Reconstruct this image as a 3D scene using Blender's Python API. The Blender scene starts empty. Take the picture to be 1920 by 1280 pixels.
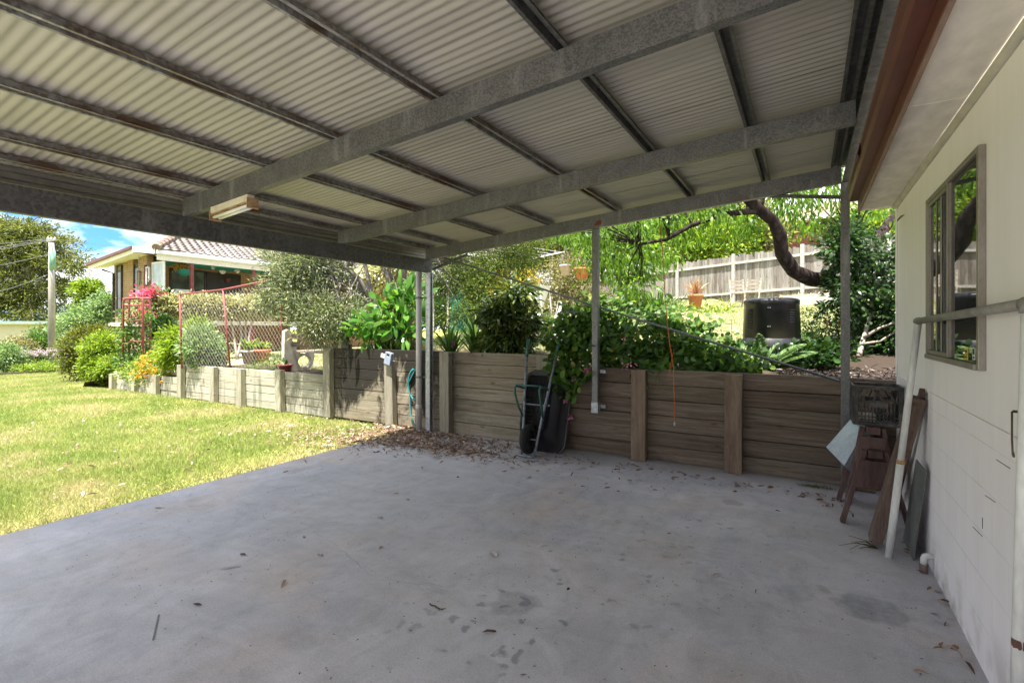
import bpy, math, random
import numpy as np
from mathutils import Vector, Matrix
random.seed(7)
RS = np.random.RandomState(11)
S = bpy.context.scene
COL = S.collection
# ---------------------------------------------------------------- survey helpers
FOC, HOR, TH = 930.0, 615.0, math.radians(30.8)
CT, ST = math.cos(TH), math.sin(TH)
def P(u, v, d):
    l = (u-960)/FOC*d
    return Vector((l*CT-d*ST, l*ST+d*CT, 1.5-(v-HOR)*d/FOC))
def PX(u, v, X):
    k = (u-960)/FOC
    return P(u, v, X/(k*CT-ST))
def PY(u, v, Y):
    k = (u-960)/FOC
    return P(u, v, Y/(k*ST+CT))
def G(u, v, z=0.0):
    return P(u, v, (1.5-z)*FOC/(v-HOR))
def sstep(a, b, x):
    t = np.clip((np.asarray(x, float)-a)/(b-a), 0, 1)
    return t*t*(3-2*t)
def low_h(x, y):
    x = np.asarray(x, float); y = np.asarray(y, float)
    return -0.03*np.clip(-14-x, 0, 40) - 0.012*np.clip(-x-5.2, 0, .8)
def up_h(x, y):
    x = np.asarray(x, float); y = np.asarray(y, float)
    h0 = 0.98 + .12*sstep(-2.7, -3.2, x) - .46*sstep(-6.8, -7.4, x) - .28*sstep(-11.4, -12.6, x) - .45*sstep(-14, -18.5, x) + .5*sstep(6.5, 9.5, y)*sstep(-12, -18, x)
    rise = .107 - .1*sstep(-6.5, -15, x)
    h = h0 + rise*np.clip(y-6.6, 0, 40)
    return h - 3.0*sstep(-19, -30, x)*sstep(9.2, 7.5, y) - 4.5*sstep(-25.5, -34, x) - 1.0*sstep(-17.2,-18.4,x)*sstep(8.4,7.4,y)
def TG(u, v, lo=5.0, hi=60.0):
    """where the line of sight through a picture point meets the upper garden"""
    d = lo
    while d < hi:
        p = P(u, v, d)
        if p.z <= up_h(p.x, p.y): return p
        d += .05
    return P(u, v, hi)
def onT(p): return Vector((p[0], p[1], float(up_h(p[0], p[1]))))
# ---------------------------------------------------------------- scene objects
def tag(o, label=None, cat=None, group=None, kind=None):
    if label: o['label'] = label
    if cat: o['category'] = cat
    if group: o['group'] = group
    if kind: o['kind'] = kind
    return o
def thing(name, label, cat, loc, group=None):
    o = bpy.data.objects.new(name, None); COL.objects.link(o)
    o.empty_display_size = .2; o.location = loc
    return tag(o, label, cat, group)
def wloc(o):
    v = Vector((0, 0, 0))
    while o is not None:
        v = v + o.location; o = o.parent
    return v
def link(name, me, mat, parent=None, smooth=False, bevel=0, world=True):
    o = bpy.data.objects.new(name, me); COL.objects.link(o)
    if mat is not None: me.materials.append(mat)
    n = len(me.vertices)
    co = np.empty(n*3, np.float32); me.vertices.foreach_get('co', co); co = co.reshape(-1, 3)
    if world:
        if parent is None:
            org = np.array([(co[:,0].min()+co[:,0].max())/2, (co[:,1].min()+co[:,1].max())/2, co[:,2].min()])
            o.location = org
        else:
            org = np.array(wloc(parent))
        me.vertices.foreach_set('co', (co-org).astype(np.float32).ravel())
    if parent is not None: o.parent = parent
    if smooth: me.polygons.foreach_set('use_smooth', [True]*len(me.polygons))
    me.update()
    if bevel:
        b = o.modifiers.new('Bevel', 'BEVEL'); b.width = bevel; b.segments = 2; b.limit_method = 'ANGLE'
    return o
def dup(root, delta, rz=0, label=None, group=None):
    """a copy of a thing with copies of its parts and sub-parts"""
    r = root.copy(); COL.objects.link(r)
    r.location = Vector(root.location)+Vector(delta); r.rotation_euler = (0, 0, rz)
    if label: r['label'] = label
    if group: r['group'] = group
    for ch in [c for c in bpy.data.objects if c.parent == root]:
        c = ch.copy(); COL.objects.link(c); c.parent = r
        for g in [k for k in bpy.data.objects if k.parent == ch]:
            e = g.copy(); COL.objects.link(e); e.parent = c
    return r
class MB:
    def __init__(s): s.v = []; s.f = []
    def add(s, vs, fs):
        n = len(s.v); s.v += [tuple(p) for p in vs]; s.f += [tuple(i+n for i in f) for f in fs]; return s
    def box(s, a, b):
        x0, y0, z0 = a; x1, y1, z1 = b
        return s.add([(x0,y0,z0),(x1,y0,z0),(x1,y1,z0),(x0,y1,z0),(x0,y0,z1),(x1,y0,z1),(x1,y1,z1),(x0,y1,z1)],
                     [(0,3,2,1),(4,5,6,7),(0,1,5,4),(1,2,6,5),(2,3,7,6),(3,0,4,7)])
    def obb(s, c, a, b, d):
        c, a, b, d = Vector(c), Vector(a), Vector(b), Vector(d)
        return s.add([c-a-b-d, c+a-b-d, c+a+b-d, c-a+b-d, c-a-b+d, c+a-b+d, c+a+b+d, c-a+b+d],
                     [(0,3,2,1),(4,5,6,7),(0,1,5,4),(1,2,6,5),(2,3,7,6),(3,0,4,7)])
    def beam(s, p, q, w, h, up=(0,0,1)):
        p, q = Vector(p), Vector(q); t = (q-p); L = t.length; t.normalize()
        sd = t.cross(Vector(up)).normalized(); n = sd.cross(t).normalized()
        return s.obb((p+q)/2, t*L/2, sd*w/2, n*h/2)
    def prism(s, pts, vec):
        n = len(pts); vec = Vector(vec); a = [Vector(p) for p in pts]; b = [p+vec for p in a]
        return s.add(a+b, [tuple(range(n-1, -1, -1)), tuple(range(n, 2*n))]+[(i, (i+1) % n, n+(i+1) % n, n+i) for i in range(n)])
    def tube(s, pts, r, n=8, cap=True, closed=False):
        pts = [Vector(p) for p in pts]; m = len(pts)
        rr = r if isinstance(r, (list, tuple)) else [r]*m
        vs = []; up = Vector((.13, .27, .95)); prev = None
        for i, p in enumerate(pts):
            if closed: t = pts[(i+1) % m]-pts[i-1]
            else: t = pts[min(i+1, m-1)]-pts[max(i-1, 0)]
            if t.length < 1e-9: t = Vector((0, 0, 1))
            t.normalize()
            a = (prev - t*prev.dot(t)) if prev is not None else t.cross(up)
            if a.length < 1e-4: a = t.cross(Vector((1, .1, .2)))
            a.normalize(); prev = a; b = t.cross(a)
            vs += [p+(a*math.cos(2*math.pi*k/n)+b*math.sin(2*math.pi*k/n))*rr[i] for k in range(n)]
        fs = []
        for i in range(m if closed else m-1):
            j = (i+1) % m
            fs += [(i*n+k, i*n+(k+1) % n, j*n+(k+1) % n, j*n+k) for k in range(n)]
        if cap and not closed: fs += [tuple(range(n-1, -1, -1)), tuple(range((m-1)*n, m*n))]
        return s.add(vs, fs)
    def lathe(s, c, prof, n=20, cap=True):
        c = Vector(c); m = len(prof)
        vs = [c+Vector((r*math.cos(2*math.pi*k/n), r*math.sin(2*math.pi*k/n), z)) for r, z in prof for k in range(n)]
        fs = [(i*n+k, i*n+(k+1) % n, (i+1)*n+(k+1) % n, (i+1)*n+k) for i in range(m-1) for k in range(n)]
        if cap: fs += [tuple(range(n-1, -1, -1)), tuple(range((m-1)*n, m*n))]
        return s.add(vs, fs)
    def grid(s, fn, nu, nv):
        vs = [fn(i/nu, j/nv) for j in range(nv+1) for i in range(nu+1)]
        return s.add(vs, [(j*(nu+1)+i, j*(nu+1)+i+1, (j+1)*(nu+1)+i+1, (j+1)*(nu+1)+i) for j in range(nv) for i in range(nu)])
    def build(s, name, mat, parent=None, smooth=False, bevel=0, world=True):
        me = bpy.data.meshes.new(name); me.from_pydata([tuple(p) for p in s.v], [], s.f); me.update()
        return link(name, me, mat, parent, smooth, bevel, world)
def arc(c, a, b, r, t0, t1, n=8):
    c, a, b = Vector(c), Vector(a), Vector(b)
    return [c+(a*math.cos(t0+(t1-t0)*i/n)+b*math.sin(t0+(t1-t0)*i/n))*r for i in range(n+1)]
def np_mesh(name, V, F):
    """V (n,3); F list of (k,m) arrays of polygons with m corners"""
    me = bpy.data.meshes.new(name)
    nl = sum(f.size for f in F); npoly = sum(len(f) for f in F)
    me.vertices.add(len(V)); me.loops.add(nl); me.polygons.add(npoly)
    me.vertices.foreach_set('co', np.asarray(V, np.float32).ravel())
    me.loops.foreach_set('vertex_index', np.concatenate([f.ravel() for f in F]).astype(np.int32))
    tot = np.concatenate([np.full(len(f), f.shape[1]) for f in F]).astype(np.int32)
    st = np.concatenate([[0], np.cumsum(tot)[:-1]]).astype(np.int32)
    me.polygons.foreach_set('loop_start', st)
    try: me.polygons.foreach_set('loop_total', tot)
    except Exception: pass
    me.update(calc_edges=True); me.validate()
    return me
TPL = {  # leaf outlines: (side, along, lift) and faces
 'kite': ([(0,0,0),(-.5,.45,.1),(0,1,-.06),(.5,.45,.1)], [(0,3,2),(0,2,1)]),
 'long': ([(0,0,0),(-.42,.3,.05),(.42,.3,.05),(-.36,.68,-.03),(.36,.68,-.03),(0,1,-.2)], [(0,2,1),(1,2,4,3),(3,4,5)]),
 'round': ([(0,0,0),(-.5,.25,.1),(-.48,.7,.12),(0,.95,.02),(.48,.7,.12),(.5,.25,.1)], [(0,5,4,3),(0,3,2,1)]),
 'strap': ([(-.3,0,0),(.3,0,0),(-.5,.35,.10),(.5,.35,.10),(-.42,.7,.10),(.42,.7,.10),(0,1,-.02)], [(0,1,3,2),(2,3,5,4),(4,5,6)]),
 'blade': ([(-.5,0,0),(.5,0,0),(0,1,0)], [(0,1,2)]),
}
def unit(a): return a/np.maximum(np.linalg.norm(a, axis=1, keepdims=True), 1e-9)
def leaves(name, pos, dr, L, W, shape, mat, parent=None, nrm=None, flat=0.6):
    pos = np.asarray(pos, float); n = len(pos); dr = unit(np.asarray(dr, float))
    if nrm is None:
        nrm = RS.normal(size=(n,3)); nrm[:,2] = np.abs(nrm[:,2])+flat
    nrm = unit(nrm - dr*np.sum(nrm*dr, axis=1, keepdims=True)); sd = np.cross(dr, nrm)
    L = np.broadcast_to(np.asarray(L, float), (n,)); W = np.broadcast_to(np.asarray(W, float), (n,))
    tp, fc = TPL[shape]; k = len(tp); V = np.empty((n, k, 3))
    for i, (a, b, c) in enumerate(tp):
        V[:,i] = pos + sd*(a*W)[:,None] + dr*(b*L)[:,None] + nrm*(c*L)[:,None]
    base = (np.arange(n)*k)[:,None]
    F = [base+np.array(f)[None,:] for f in fc]
    by = {}
    for f in F: by.setdefault(f.shape[1], []).append(f)
    me = np_mesh(name, V.reshape(-1,3), [np.concatenate(v) for v in by.values()])
    return link(name, me, mat, parent)
def crown(ells, nclump, per, cr, shell=.75, squash=.75):
    """leaf positions and outward directions: clumps spread over ellipsoids ((centre),(radii))"""
    vol = np.array([e[1][0]*e[1][1]*e[1][2] for e in ells]); pr_ = vol**.67; pr_ /= pr_.sum()
    idx = RS.choice(len(ells), nclump, p=pr_)
    c = np.array([e[0] for e in ells], float)[idx]; r = np.array([e[1] for e in ells], float)[idx]
    d = unit(RS.normal(size=(nclump,3))); rad = (shell+(1-shell)*RS.rand(nclump))*np.where(RS.rand(nclump) < .22, RS.rand(nclump), 1)
    rad = rad*np.where(RS.rand(nclump) < .16, 1.08+.26*RS.rand(nclump), 1)
    cl = c + d*r*rad[:,None]
    cs = cr*(.55+.9*RS.rand(nclump))
    off = RS.normal(size=(nclump, per, 3))*np.array([1,1,squash])
    pos = cl[:,None,:] + off*cs[:,None,None]*.55
    out = off + (d[:,None,:]*.8) + RS.normal(size=off.shape)*.5
    return pos.reshape(-1,3), out.reshape(-1,3), cl
def limbs(mb, base, cl, n, r, sag=.15):
    """limbs from a trunk point out to n of the clumps"""
    for k in RS.choice(len(cl), min(n, len(cl)), replace=False):
        b = Vector(base); e = Vector(cl[k]); m = b.lerp(e, .5)+Vector(RS.normal(size=3)*sag*(e-b).length*.4)+Vector((0,0,.06*(e-b).length))
        mb.tube([b, b.lerp(m,.5)+Vector(RS.normal(size=3)*.03), m, m.lerp(e,.5), e], [r, r*.75, r*.55, r*.35, r*.12], 6)
# ---------------------------------------------------------------- materials
class NT:
    def __init__(s, name):
        s.m = bpy.data.materials.new(name); s.m.use_nodes = True; s.t = s.m.node_tree
        s.b = s.t.nodes['Principled BSDF']; s.out = s.t.nodes['Material Output']
        s.geo = s.n('ShaderNodeNewGeometry')
    def n(s, t, **k):
        nd = s.t.nodes.new(t)
        for a, v in k.items(): setattr(nd, a, v)
        return nd
    def l(s, a, b): s.t.links.new(a, b)
    def pos(s, sc=(1,1,1)):
        if tuple(sc) == (1,1,1): return s.geo.outputs['Position']
        m = s.n('ShaderNodeMapping'); m.inputs['Scale'].default_value = sc; s.l(s.geo.outputs['Position'], m.inputs['Vector']); return m.outputs[0]
    def noise(s, scale, detail=4, sc=(1,1,1), rough=.55, dist=0, vec=None):
        q = s.n('ShaderNodeTexNoise'); q.inputs['Scale'].default_value = scale; q.inputs['Detail'].default_value = detail
        q.inputs['Roughness'].default_value = rough; q.inputs['Distortion'].default_value = dist
        s.l(vec if vec is not None else s.pos(sc), q.inputs['Vector']); return q.outputs['Fac']
    def voro(s, scale, feature='F1', out='Distance', sc=(1,1,1), vec=None):
        q = s.n('ShaderNodeTexVoronoi', feature=feature); q.inputs['Scale'].default_value = scale
        s.l(vec if vec is not None else s.pos(sc), q.inputs['Vector']); return q.outputs[out]
    def ramp(s, fac, stops, interp='LINEAR'):
        r = s.n('ShaderNodeValToRGB'); r.color_ramp.interpolation = interp; e = r.color_ramp.elements
        while len(e) < len(stops): e.new(.5)
        for i, (p, c) in enumerate(stops):
            e[i].position = p; e[i].color = (c[0], c[1], c[2], 1) if not isinstance(c, (int, float)) else (c, c, c, 1)
        s.l(fac, r.inputs['Fac']); return r.outputs['Color']
    def mix(s, fac, a, b, mode='MIX'):
        x = s.n('ShaderNodeMix', data_type='RGBA', blend_type=mode); x.clamp_factor = True
        for sock, v in ((x.inputs['Factor'], fac), (x.inputs['A'], a), (x.inputs['B'], b)):
            if isinstance(v, bpy.types.NodeSocket): s.l(v, sock)
            elif isinstance(v, (int, float)): sock.default_value = v if sock == x.inputs['Factor'] else (v, v, v, 1)
            else: sock.default_value = (*v[:3], 1)
        return x.outputs['Result']
    def math(s, op, a, b=0.0, c=None, clamp=False):
        x = s.n('ShaderNodeMath', operation=op); x.use_clamp = clamp
        for i, v in enumerate((a, b) if c is None else (a, b, c)):
            if isinstance(v, bpy.types.NodeSocket): s.l(v, x.inputs[i])
            else: x.inputs[i].default_value = v
        return x.outputs[0]
    def mapr(s, v, a, b, c=0.0, d=1.0):
        x = s.n('ShaderNodeMapRange'); s.l(v, x.inputs[0])
        for i, k in enumerate((a, b, c, d)): x.inputs[i+1].default_value = k
        return x.outputs[0]
    def sep(s, vec=None):
        x = s.n('ShaderNodeSeparateXYZ'); s.l(vec if vec is not None else s.geo.outputs['Position'], x.inputs[0]); return x.outputs
    def comb(s, a, b, c=0.0):
        x = s.n('ShaderNodeCombineXYZ')
        for i, v in enumerate((a, b, c)):
            if isinstance(v, bpy.types.NodeSocket): s.l(v, x.inputs[i])
            else: x.inputs[i].default_value = v
        return x.outputs[0]
    def isl(s): return s.geo.outputs['Random Per Island']
    def bump(s, h, strength=.3, dist=.01):
        x = s.n('ShaderNodeBump'); x.inputs['Strength'].default_value = strength; x.inputs['Distance'].default_value = dist
        s.l(h, x.inputs['Height']); s.l(x.outputs[0], s.b.inputs['Normal'])
    def set(s, col=None, rough=None, metal=None, spec=None):
        for nm, v in (('Base Color', col), ('Roughness', rough), ('Metallic', metal), ('Specular IOR Level', spec)):
            if v is None: continue
            k = s.b.inputs[nm]
            if isinstance(v, bpy.types.NodeSocket): s.l(v, k)
            elif nm == 'Base Color': k.default_value = (*v[:3], 1)
            else: k.default_value = v
        return s
def mottled(name, c1, c2, scale=6, rough=.6, metal=0, spec=.4, bump=.15, sc=(1,1,1), detail=5, c3=None, isl=0.0, bd=.004):
    t = NT(name); f = t.noise(scale, detail, sc)
    st = [(.3, c1), (.7, c2)] if c3 is None else [(.28, c1), (.5, c2), (.72, c3)]
    c = t.ramp(f, st)
    fine = t.noise(scale*9, 3, sc)
    c = t.mix(.35, c, t.ramp(fine, [(.3, .35), (.7, 1)]), 'MULTIPLY')
    if isl: c = t.mix(isl, c, t.ramp(t.isl(), [(0, .35), (1, 1.0)]), 'MULTIPLY')
    t.set(c, rough, metal, spec)
    if bump: t.bump(t.math('ADD', f, t.math('MULTIPLY', fine, .5)), bump, bd)
    return t.m
def leafmat(name, stops, trans=.35, rough=.45, spec=.3, tcol=1.6):
    t = NT(name); pos_n = t.noise(2.2, 2)
    c = t.ramp(t.isl(), stops)
    c = t.mix(.5, c, t.ramp(pos_n, [(.35, .55), (.65, 1)]), 'MULTIPLY')
    t.set(c, rough, 0, spec)
    tr = t.n('ShaderNodeBsdfTranslucent'); 
    t.l(t.mix(1.0, c, (tcol, tcol*1.05, tcol*.55), 'MULTIPLY'), tr.inputs['Color'])
    mx = t.n('ShaderNodeMixShader'); mx.inputs[0].default_value = trans
    t.l(t.b.outputs[0], mx.inputs[1]); t.l(tr.outputs[0], mx.inputs[2]); t.l(mx.outputs[0], t.out.inputs['Surface'])
    return t.m
def brickmat(name, axis, c1, c2, mortar, w=.24, h=.086):
    t = NT(name); x, y, z = t.sep()
    b = t.n('ShaderNodeTexBrick'); t.l(t.comb(x if axis == 'x' else y, z), b.inputs['Vector'])
    b.inputs['Color1'].default_value = (*c1, 1); b.inputs['Color2'].default_value = (*c2, 1); b.inputs['Mortar'].default_value = (*mortar, 1)
    for k, v in (('Scale', 1), ('Mortar Size', .006), ('Mortar Smooth', .2), ('Brick Width', w), ('Row Height', h)): b.inputs[k].default_value = v
    c = t.mix(.5, b.outputs['Color'], t.ramp(t.noise(9, 4), [(.3, .5), (.7, 1)]), 'MULTIPLY')
    t.set(c, .85, 0, .2); t.bump(t.math('SUBTRACT', 1.0, b.outputs['Fac']), .5, .006)
    return t.m
# ---------------------------------------------------------------- camera, sky, sun
S.render.engine = 'CYCLES'
cam = bpy.data.cameras.new('camera'); camo = bpy.data.objects.new('camera', cam); COL.objects.link(camo)
camo.location = (0, 0, 1.5); camo.rotation_euler = (math.pi/2, 0, TH)
cam.sensor_width = 36; cam.lens = 36*FOC/1920; cam.shift_y = (HOR-640)/1920; cam.clip_start = .05; cam.clip_end = 3000
S.camera = camo
SUN = Vector((.03, -.30, .95)).normalized()
EL = math.asin(SUN.z)
sl = bpy.data.lights.new('sun', 'SUN'); sl.energy = 4.8; sl.angle = math.radians(.55); sl.color = (1, .95, .87)
so = bpy.data.objects.new('sun', sl); COL.objects.link(so); so.location = (0, -20, 40)
so.rotation_euler = SUN.to_track_quat('Z', 'Y').to_euler()
w = bpy.data.worlds.new('World'); S.world = w; w.use_nodes = True
nt = w.node_tree; bg = nt.nodes['Background']
sky = nt.nodes.new('ShaderNodeTexSky'); sky.sky_type = 'NISHITA'; sky.sun_disc = False
sky.sun_elevation = EL; sky.sun_rotation = math.atan2(SUN.x, SUN.y); sky.air_density = 1.0; sky.dust_density = .6; sky.ozone_density = 2.5
tc = nt.nodes.new('ShaderNodeTexCoord'); mp = nt.nodes.new('ShaderNodeMapping'); mp.inputs['Scale'].default_value = (1, 1, 2.3); mp.inputs['Location'].default_value = (.62, .35, .22)
nz = nt.nodes.new('ShaderNodeTexNoise'); nz.inputs['Scale'].default_value = 3.1; nz.inputs['Detail'].default_value = 9; nz.inputs['Roughness'].default_value = .56
rp = nt.nodes.new('ShaderNodeValToRGB'); rp.color_ramp.elements[0].position = .40; rp.color_ramp.elements[1].position = .49
mx = nt.nodes.new('ShaderNodeMix'); mx.data_type = 'RGBA'; mx.inputs['B'].default_value = (3.9, 4.0, 4.1, 1)
hs = nt.nodes.new('ShaderNodeHueSaturation'); hs.inputs['Saturation'].default_value = 1.15
nt.links.new(tc.outputs['Generated'], mp.inputs['Vector']); nt.links.new(mp.outputs[0], nz.inputs['Vector']); nt.links.new(nz.outputs['Fac'], rp.inputs['Fac'])
sx_ = nt.nodes.new('ShaderNodeSeparateXYZ'); nt.links.new(tc.outputs['Generated'], sx_.inputs[0])
lr = nt.nodes.new('ShaderNodeValToRGB'); e_ = lr.color_ramp.elements; e_[0].position = .08; e_[0].color = (.20,.36,.56,1); e_[1].position = .50; e_[1].color = (1,1,1,1)
e2_ = e_.new(.30); e2_.color = (.26,.42,.62,1)
nt.links.new(sx_.outputs['Z'], lr.inputs['Fac']); ml = nt.nodes.new('ShaderNodeMix'); ml.data_type = 'RGBA'; ml.blend_type = 'MULTIPLY'; ml.inputs['Factor'].default_value = 1
nt.links.new(sky.outputs[0], hs.inputs['Color']); nt.links.new(hs.outputs[0], ml.inputs['A']); nt.links.new(lr.outputs['Color'], ml.inputs['B']); nt.links.new(ml.outputs['Result'], mx.inputs['A']); nt.links.new(rp.outputs['Color'], mx.inputs['Factor']); nt.links.new(mx.outputs['Result'], bg.inputs['Color'])
bg.inputs['Strength'].default_value = .13
vs = S.view_settings; vs.view_transform = 'Standard'; vs.look = 'None'; vs.exposure = 1.98; vs.gamma = 1; vs.use_curve_mapping = False
S.cycles.max_bounces = 10; S.cycles.diffuse_bounces = 6; S.cycles.glossy_bounces = 4; S.cycles.transmission_bounces = 4
S.cycles.use_denoising = True; S.cycles.sample_clamp_indirect = 8
# ---------------------------------------------------------------- materials
M = {}
# concrete slab: trowelled grey, damp patches, oil spots, reddish dust
t = NT('slab_concrete'); x, y, z = t.sep()
c = t.ramp(t.noise(.55, 6, (1, .6, 1)), [(.30, (.43,.425,.47)), (.5, (.54,.53,.565)), (.72, (.63,.605,.615))])
c = t.mix(t.math('MULTIPLY', t.ramp(t.noise(.9, 5, (1,1,1), dist=.6), [(.5, 0), (.75, 1)]), .75), c, (.60,.49,.43))
c = t.mix(.30, c, t.ramp(t.noise(7, 6, (1,.35,1), .65), [(.3, .5), (.7, 1)]), 'MULTIPLY')
c = t.mix(.28, c, t.ramp(t.noise(2.1, 7, (.35,1,1), .7, 1.5), [(.38, .55), (.6, 1)]), 'MULTIPLY')
c = t.mix(t.mapr(t.voro(26, 'F1', 'Distance'), .05, .10, .35, 0), c, (.30,.30,.31))
c = t.mix(.35, c, t.ramp(t.noise(3.2, 8, (1,.8,1), .75, 2.5), [(.36, .6), (.5, .95), (.62, 1.0)]), 'MULTIPLY')
c = t.mix(t.ramp(t.noise(1.3, 7, (1,1,1), .7, 1), [(.52, 0), (.66, .35)]), c, (.68,.66,.69))
c = t.mix(.5, c, t.ramp(t.noise(120, 4, rough=.7), [(.35, .55), (.6, 1)]), 'MULTIPLY')
wob = t.n('ShaderNodeVectorMath', operation='ADD')
wn = t.n('ShaderNodeTexNoise'); wn.inputs['Scale'].default_value = 7; wn.inputs['Detail'].default_value = 6; t.l(t.geo.outputs['Position'], wn.inputs['Vector'])
ws = t.n('ShaderNodeVectorMath', operation='SCALE'); ws.inputs['Scale'].default_value = .22; t.l(wn.outputs['Color'], ws.inputs[0])
t.l(t.geo.outputs['Position'], wob.inputs[0]); t.l(ws.outputs[0], wob.inputs[1])
def blot(p, r, k, soft=.25):
    global c
    d = t.n('ShaderNodeVectorMath', operation='DISTANCE'); t.l(wob.outputs[0], d.inputs[0]); d.inputs[1].default_value = (p[0]+.11, p[1]+.11, .11)
    m = t.math('MULTIPLY', t.mapr(d.outputs['Value'], r*(1-soft), r, k, 0), t.ramp(t.noise(24, 6, rough=.7), [(.3, .35), (.6, 1)]))
    c = t.mix(m, c, (.22,.225,.24))
for (u, v, r, k) in [(1640,1140,.17,.75),(1545,1105,.05,.5),(960,1130,.14,.55),(1375,942,.10,.6),(1000,1130,.08,.4),(900,1255,.12,.35),(1600,1135,.12,.55),(1500,1110,.11,.3)]:
    blot(G(u, v), r, k)
# drips: small round spots inside two areas
vd = t.voro(9, 'F1', 'Distance', vec=wob.outputs[0]); vc = t.voro(9, 'F1', 'Color', vec=wob.outputs[0])
for (u, v, r) in [(950,1190,.9),(1120,1060,.95),(1330,1000,.6)]:
    p = G(u, v); d = t.n('ShaderNodeVectorMath', operation='DISTANCE'); t.l(t.geo.outputs['Position'], d.inputs[0]); d.inputs[1].default_value = p
    reg = t.mapr(d.outputs['Value'], r*.25, r, .62, 0)
    sp = t.math('MULTIPLY', t.mapr(vd, .16, .30, 1, 0), t.math('GREATER_THAN', t.sep(vc)[0], .45))
    c = t.mix(t.math('MULTIPLY', sp, reg), c, (.16,.165,.19))
t.set(c, t.mapr(t.noise(3, 4), .3, .7, .5, .75), 0, .35)
t.bump(t.math('ADD', t.noise(60, 4), t.math('MULTIPLY', t.noise(5, 4), 1.5)), .12, .006)
M['slab'] = t.m
# ground under the lawn: green with straw and bare earth
t = NT('lawn_soil')
g = t.ramp(t.noise(.8, 5), [(.30, (.16,.21,.03)), (.5, (.25,.28,.06)), (.66, (.38,.33,.14))])
x, y, z = t.sep()
edge = t.mapr(t.math('ADD', x, t.math('MULTIPLY', t.noise(4, 4), -1.2)), -6.4, -5.35, 0, .9)
g = t.mix(edge, g, (.30,.21,.12))
g = t.mix(.5, g, t.ramp(t.noise(40, 4), [(.3, .4), (.7, 1)]), 'MULTIPLY')
t.set(g, .95, 0, .1); t.bump(t.noise(30, 5), .6, .02); M['soil'] = t.m
t = NT('garden_soil')
g = t.ramp(t.noise(.6, 5), [(.32, (.20,.215,.09)), (.5, (.34,.325,.18)), (.66, (.43,.38,.26))])
x, y, z = t.sep()
bed = t.mapr(t.math('ADD', y, t.math('MULTIPLY', t.noise(2, 3), -1.0)), 6.4, 7.0, .95, 0)
g = t.mix(bed, g, (.06,.045,.03))
dark_right = t.math('MULTIPLY', t.mapr(t.math('ADD', x, t.math('MULTIPLY', t.noise(2, 3), -.5)), -.45, .0), t.mapr(y, 8.8, 8.0, 0, 1)); g = t.mix(dark_right, g, (.055,.04,.03)); g = t.mix(.55, g, t.ramp(t.noise(30, 5), [(.3, .35), (.7, 1)]), 'MULTIPLY')  # ground colour darker on the right, nearer the wall
t.set(g, .95, 0, .1); t.bump(t.noise(30, 5), .6, .03); M['garden'] = t.m
t = NT('grass_blade')
g = t.ramp(t.noise(.9, 4), [(.34, (.21,.29,.07)), (.50, (.335,.375,.125)), (.64, (.48,.43,.235))])
g = t.mix(.6, g, t.ramp(t.isl(), [(0, (.5,.6,.4)), (.75, (1,1,1)), (.9, (1.0,.85,.6)), (1, (1,.8,.55))]), 'MULTIPLY')
t.set(g, .5, 0, .25)
tr = t.n('ShaderNodeBsdfTranslucent'); t.l(g, tr.inputs['Color']); m_ = t.n('ShaderNodeMixShader'); m_.inputs[0].default_value = .4
t.l(t.b.outputs[0], m_.inputs[1]); t.l(tr.outputs[0], m_.inputs[2]); t.l(m_.outputs[0], t.out.inputs['Surface']); M['grass'] = t.m
# metals
def galv(name, lo, hi, scale=130, metal=.55, rough=.5, rust=0):
    t = NT(name)
    cell = t.sep(t.voro(scale, 'F1', 'Color', vec=None))[0]
    n = t.noise(9, 5, (1,1,1), .65)
    c = t.ramp(t.math('ADD', t.math('MULTIPLY', cell, .5), t.math('MULTIPLY', n, .5)), [(.3, lo), (.65, hi)])
    c = t.mix(t.ramp(t.noise(70, 4, dist=.6), [(.55, 0), (.75, .30)]), c, tuple(k*1.7 for k in hi))
    c = t.mix(.45, c, t.ramp(t.noise(4, 6, (1,1,.3), .7), [(.35, .5), (.65, 1)]), 'MULTIPLY')
    c = t.mix(t.ramp(t.noise(9, 5, (1,1,.16), .65), [(.55, 0), (.70, .35)]), c, tuple(min(.6, k*2.2) for k in hi))
    c = t.mix(t.ramp(t.noise(3.1, 7, (1,1,1), .75), [(.60, 0), (.68, .5)]), c, (.11,.065,.04))
    if rust: c = t.mix(t.math('MULTIPLY', t.ramp(t.noise(5, 6, (1,.5,1), .7), [(.46, 0), (.60, 1)]), rust), c, (.10,.05,.028))
    t.set(c, rough, metal, .4); t.bump(n, .08, .003); return t.m
M['galv'] = galv('galvanised_steel', (.12,.118,.118), (.20,.198,.20))
M['galv_dark'] = galv('weathered_steel_beam', (.07,.068,.066), (.12,.118,.115), 45, .3, .6)
M['galv_light'] = galv('pale_galvanised_steel', (.30,.31,.33), (.46,.47,.50), 50, .5, .45)
M['batten'] = galv('rusted_steel_batten', (.17,.165,.16), (.32,.31,.30), 50, .35, .5, .85)
t = NT('roof_sheet_metal')
c = t.ramp(t.noise(.7, 4, (.5,1,1)), [(.3, (.37,.345,.30)), (.7, (.465,.435,.38))])
c = t.mix(.4, c, t.ramp(t.noise(6, 6, (.2,2,1), .65), [(.3, .5), (.7, 1)]), 'MULTIPLY')
c = t.mix(t.ramp(t.noise(1.6, 7, (.6,1,1), .7, .8), [(.56, 0), (.72, .45)]), c, (.27,.24,.20))
t.set(c, .5, .2, .5); M['sheet'] = t.m
M['gutter'] = mottled('gutter_steel', (.20,.19,.175), (.28,.265,.245), 3, .5, .2, .4, .05)
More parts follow.
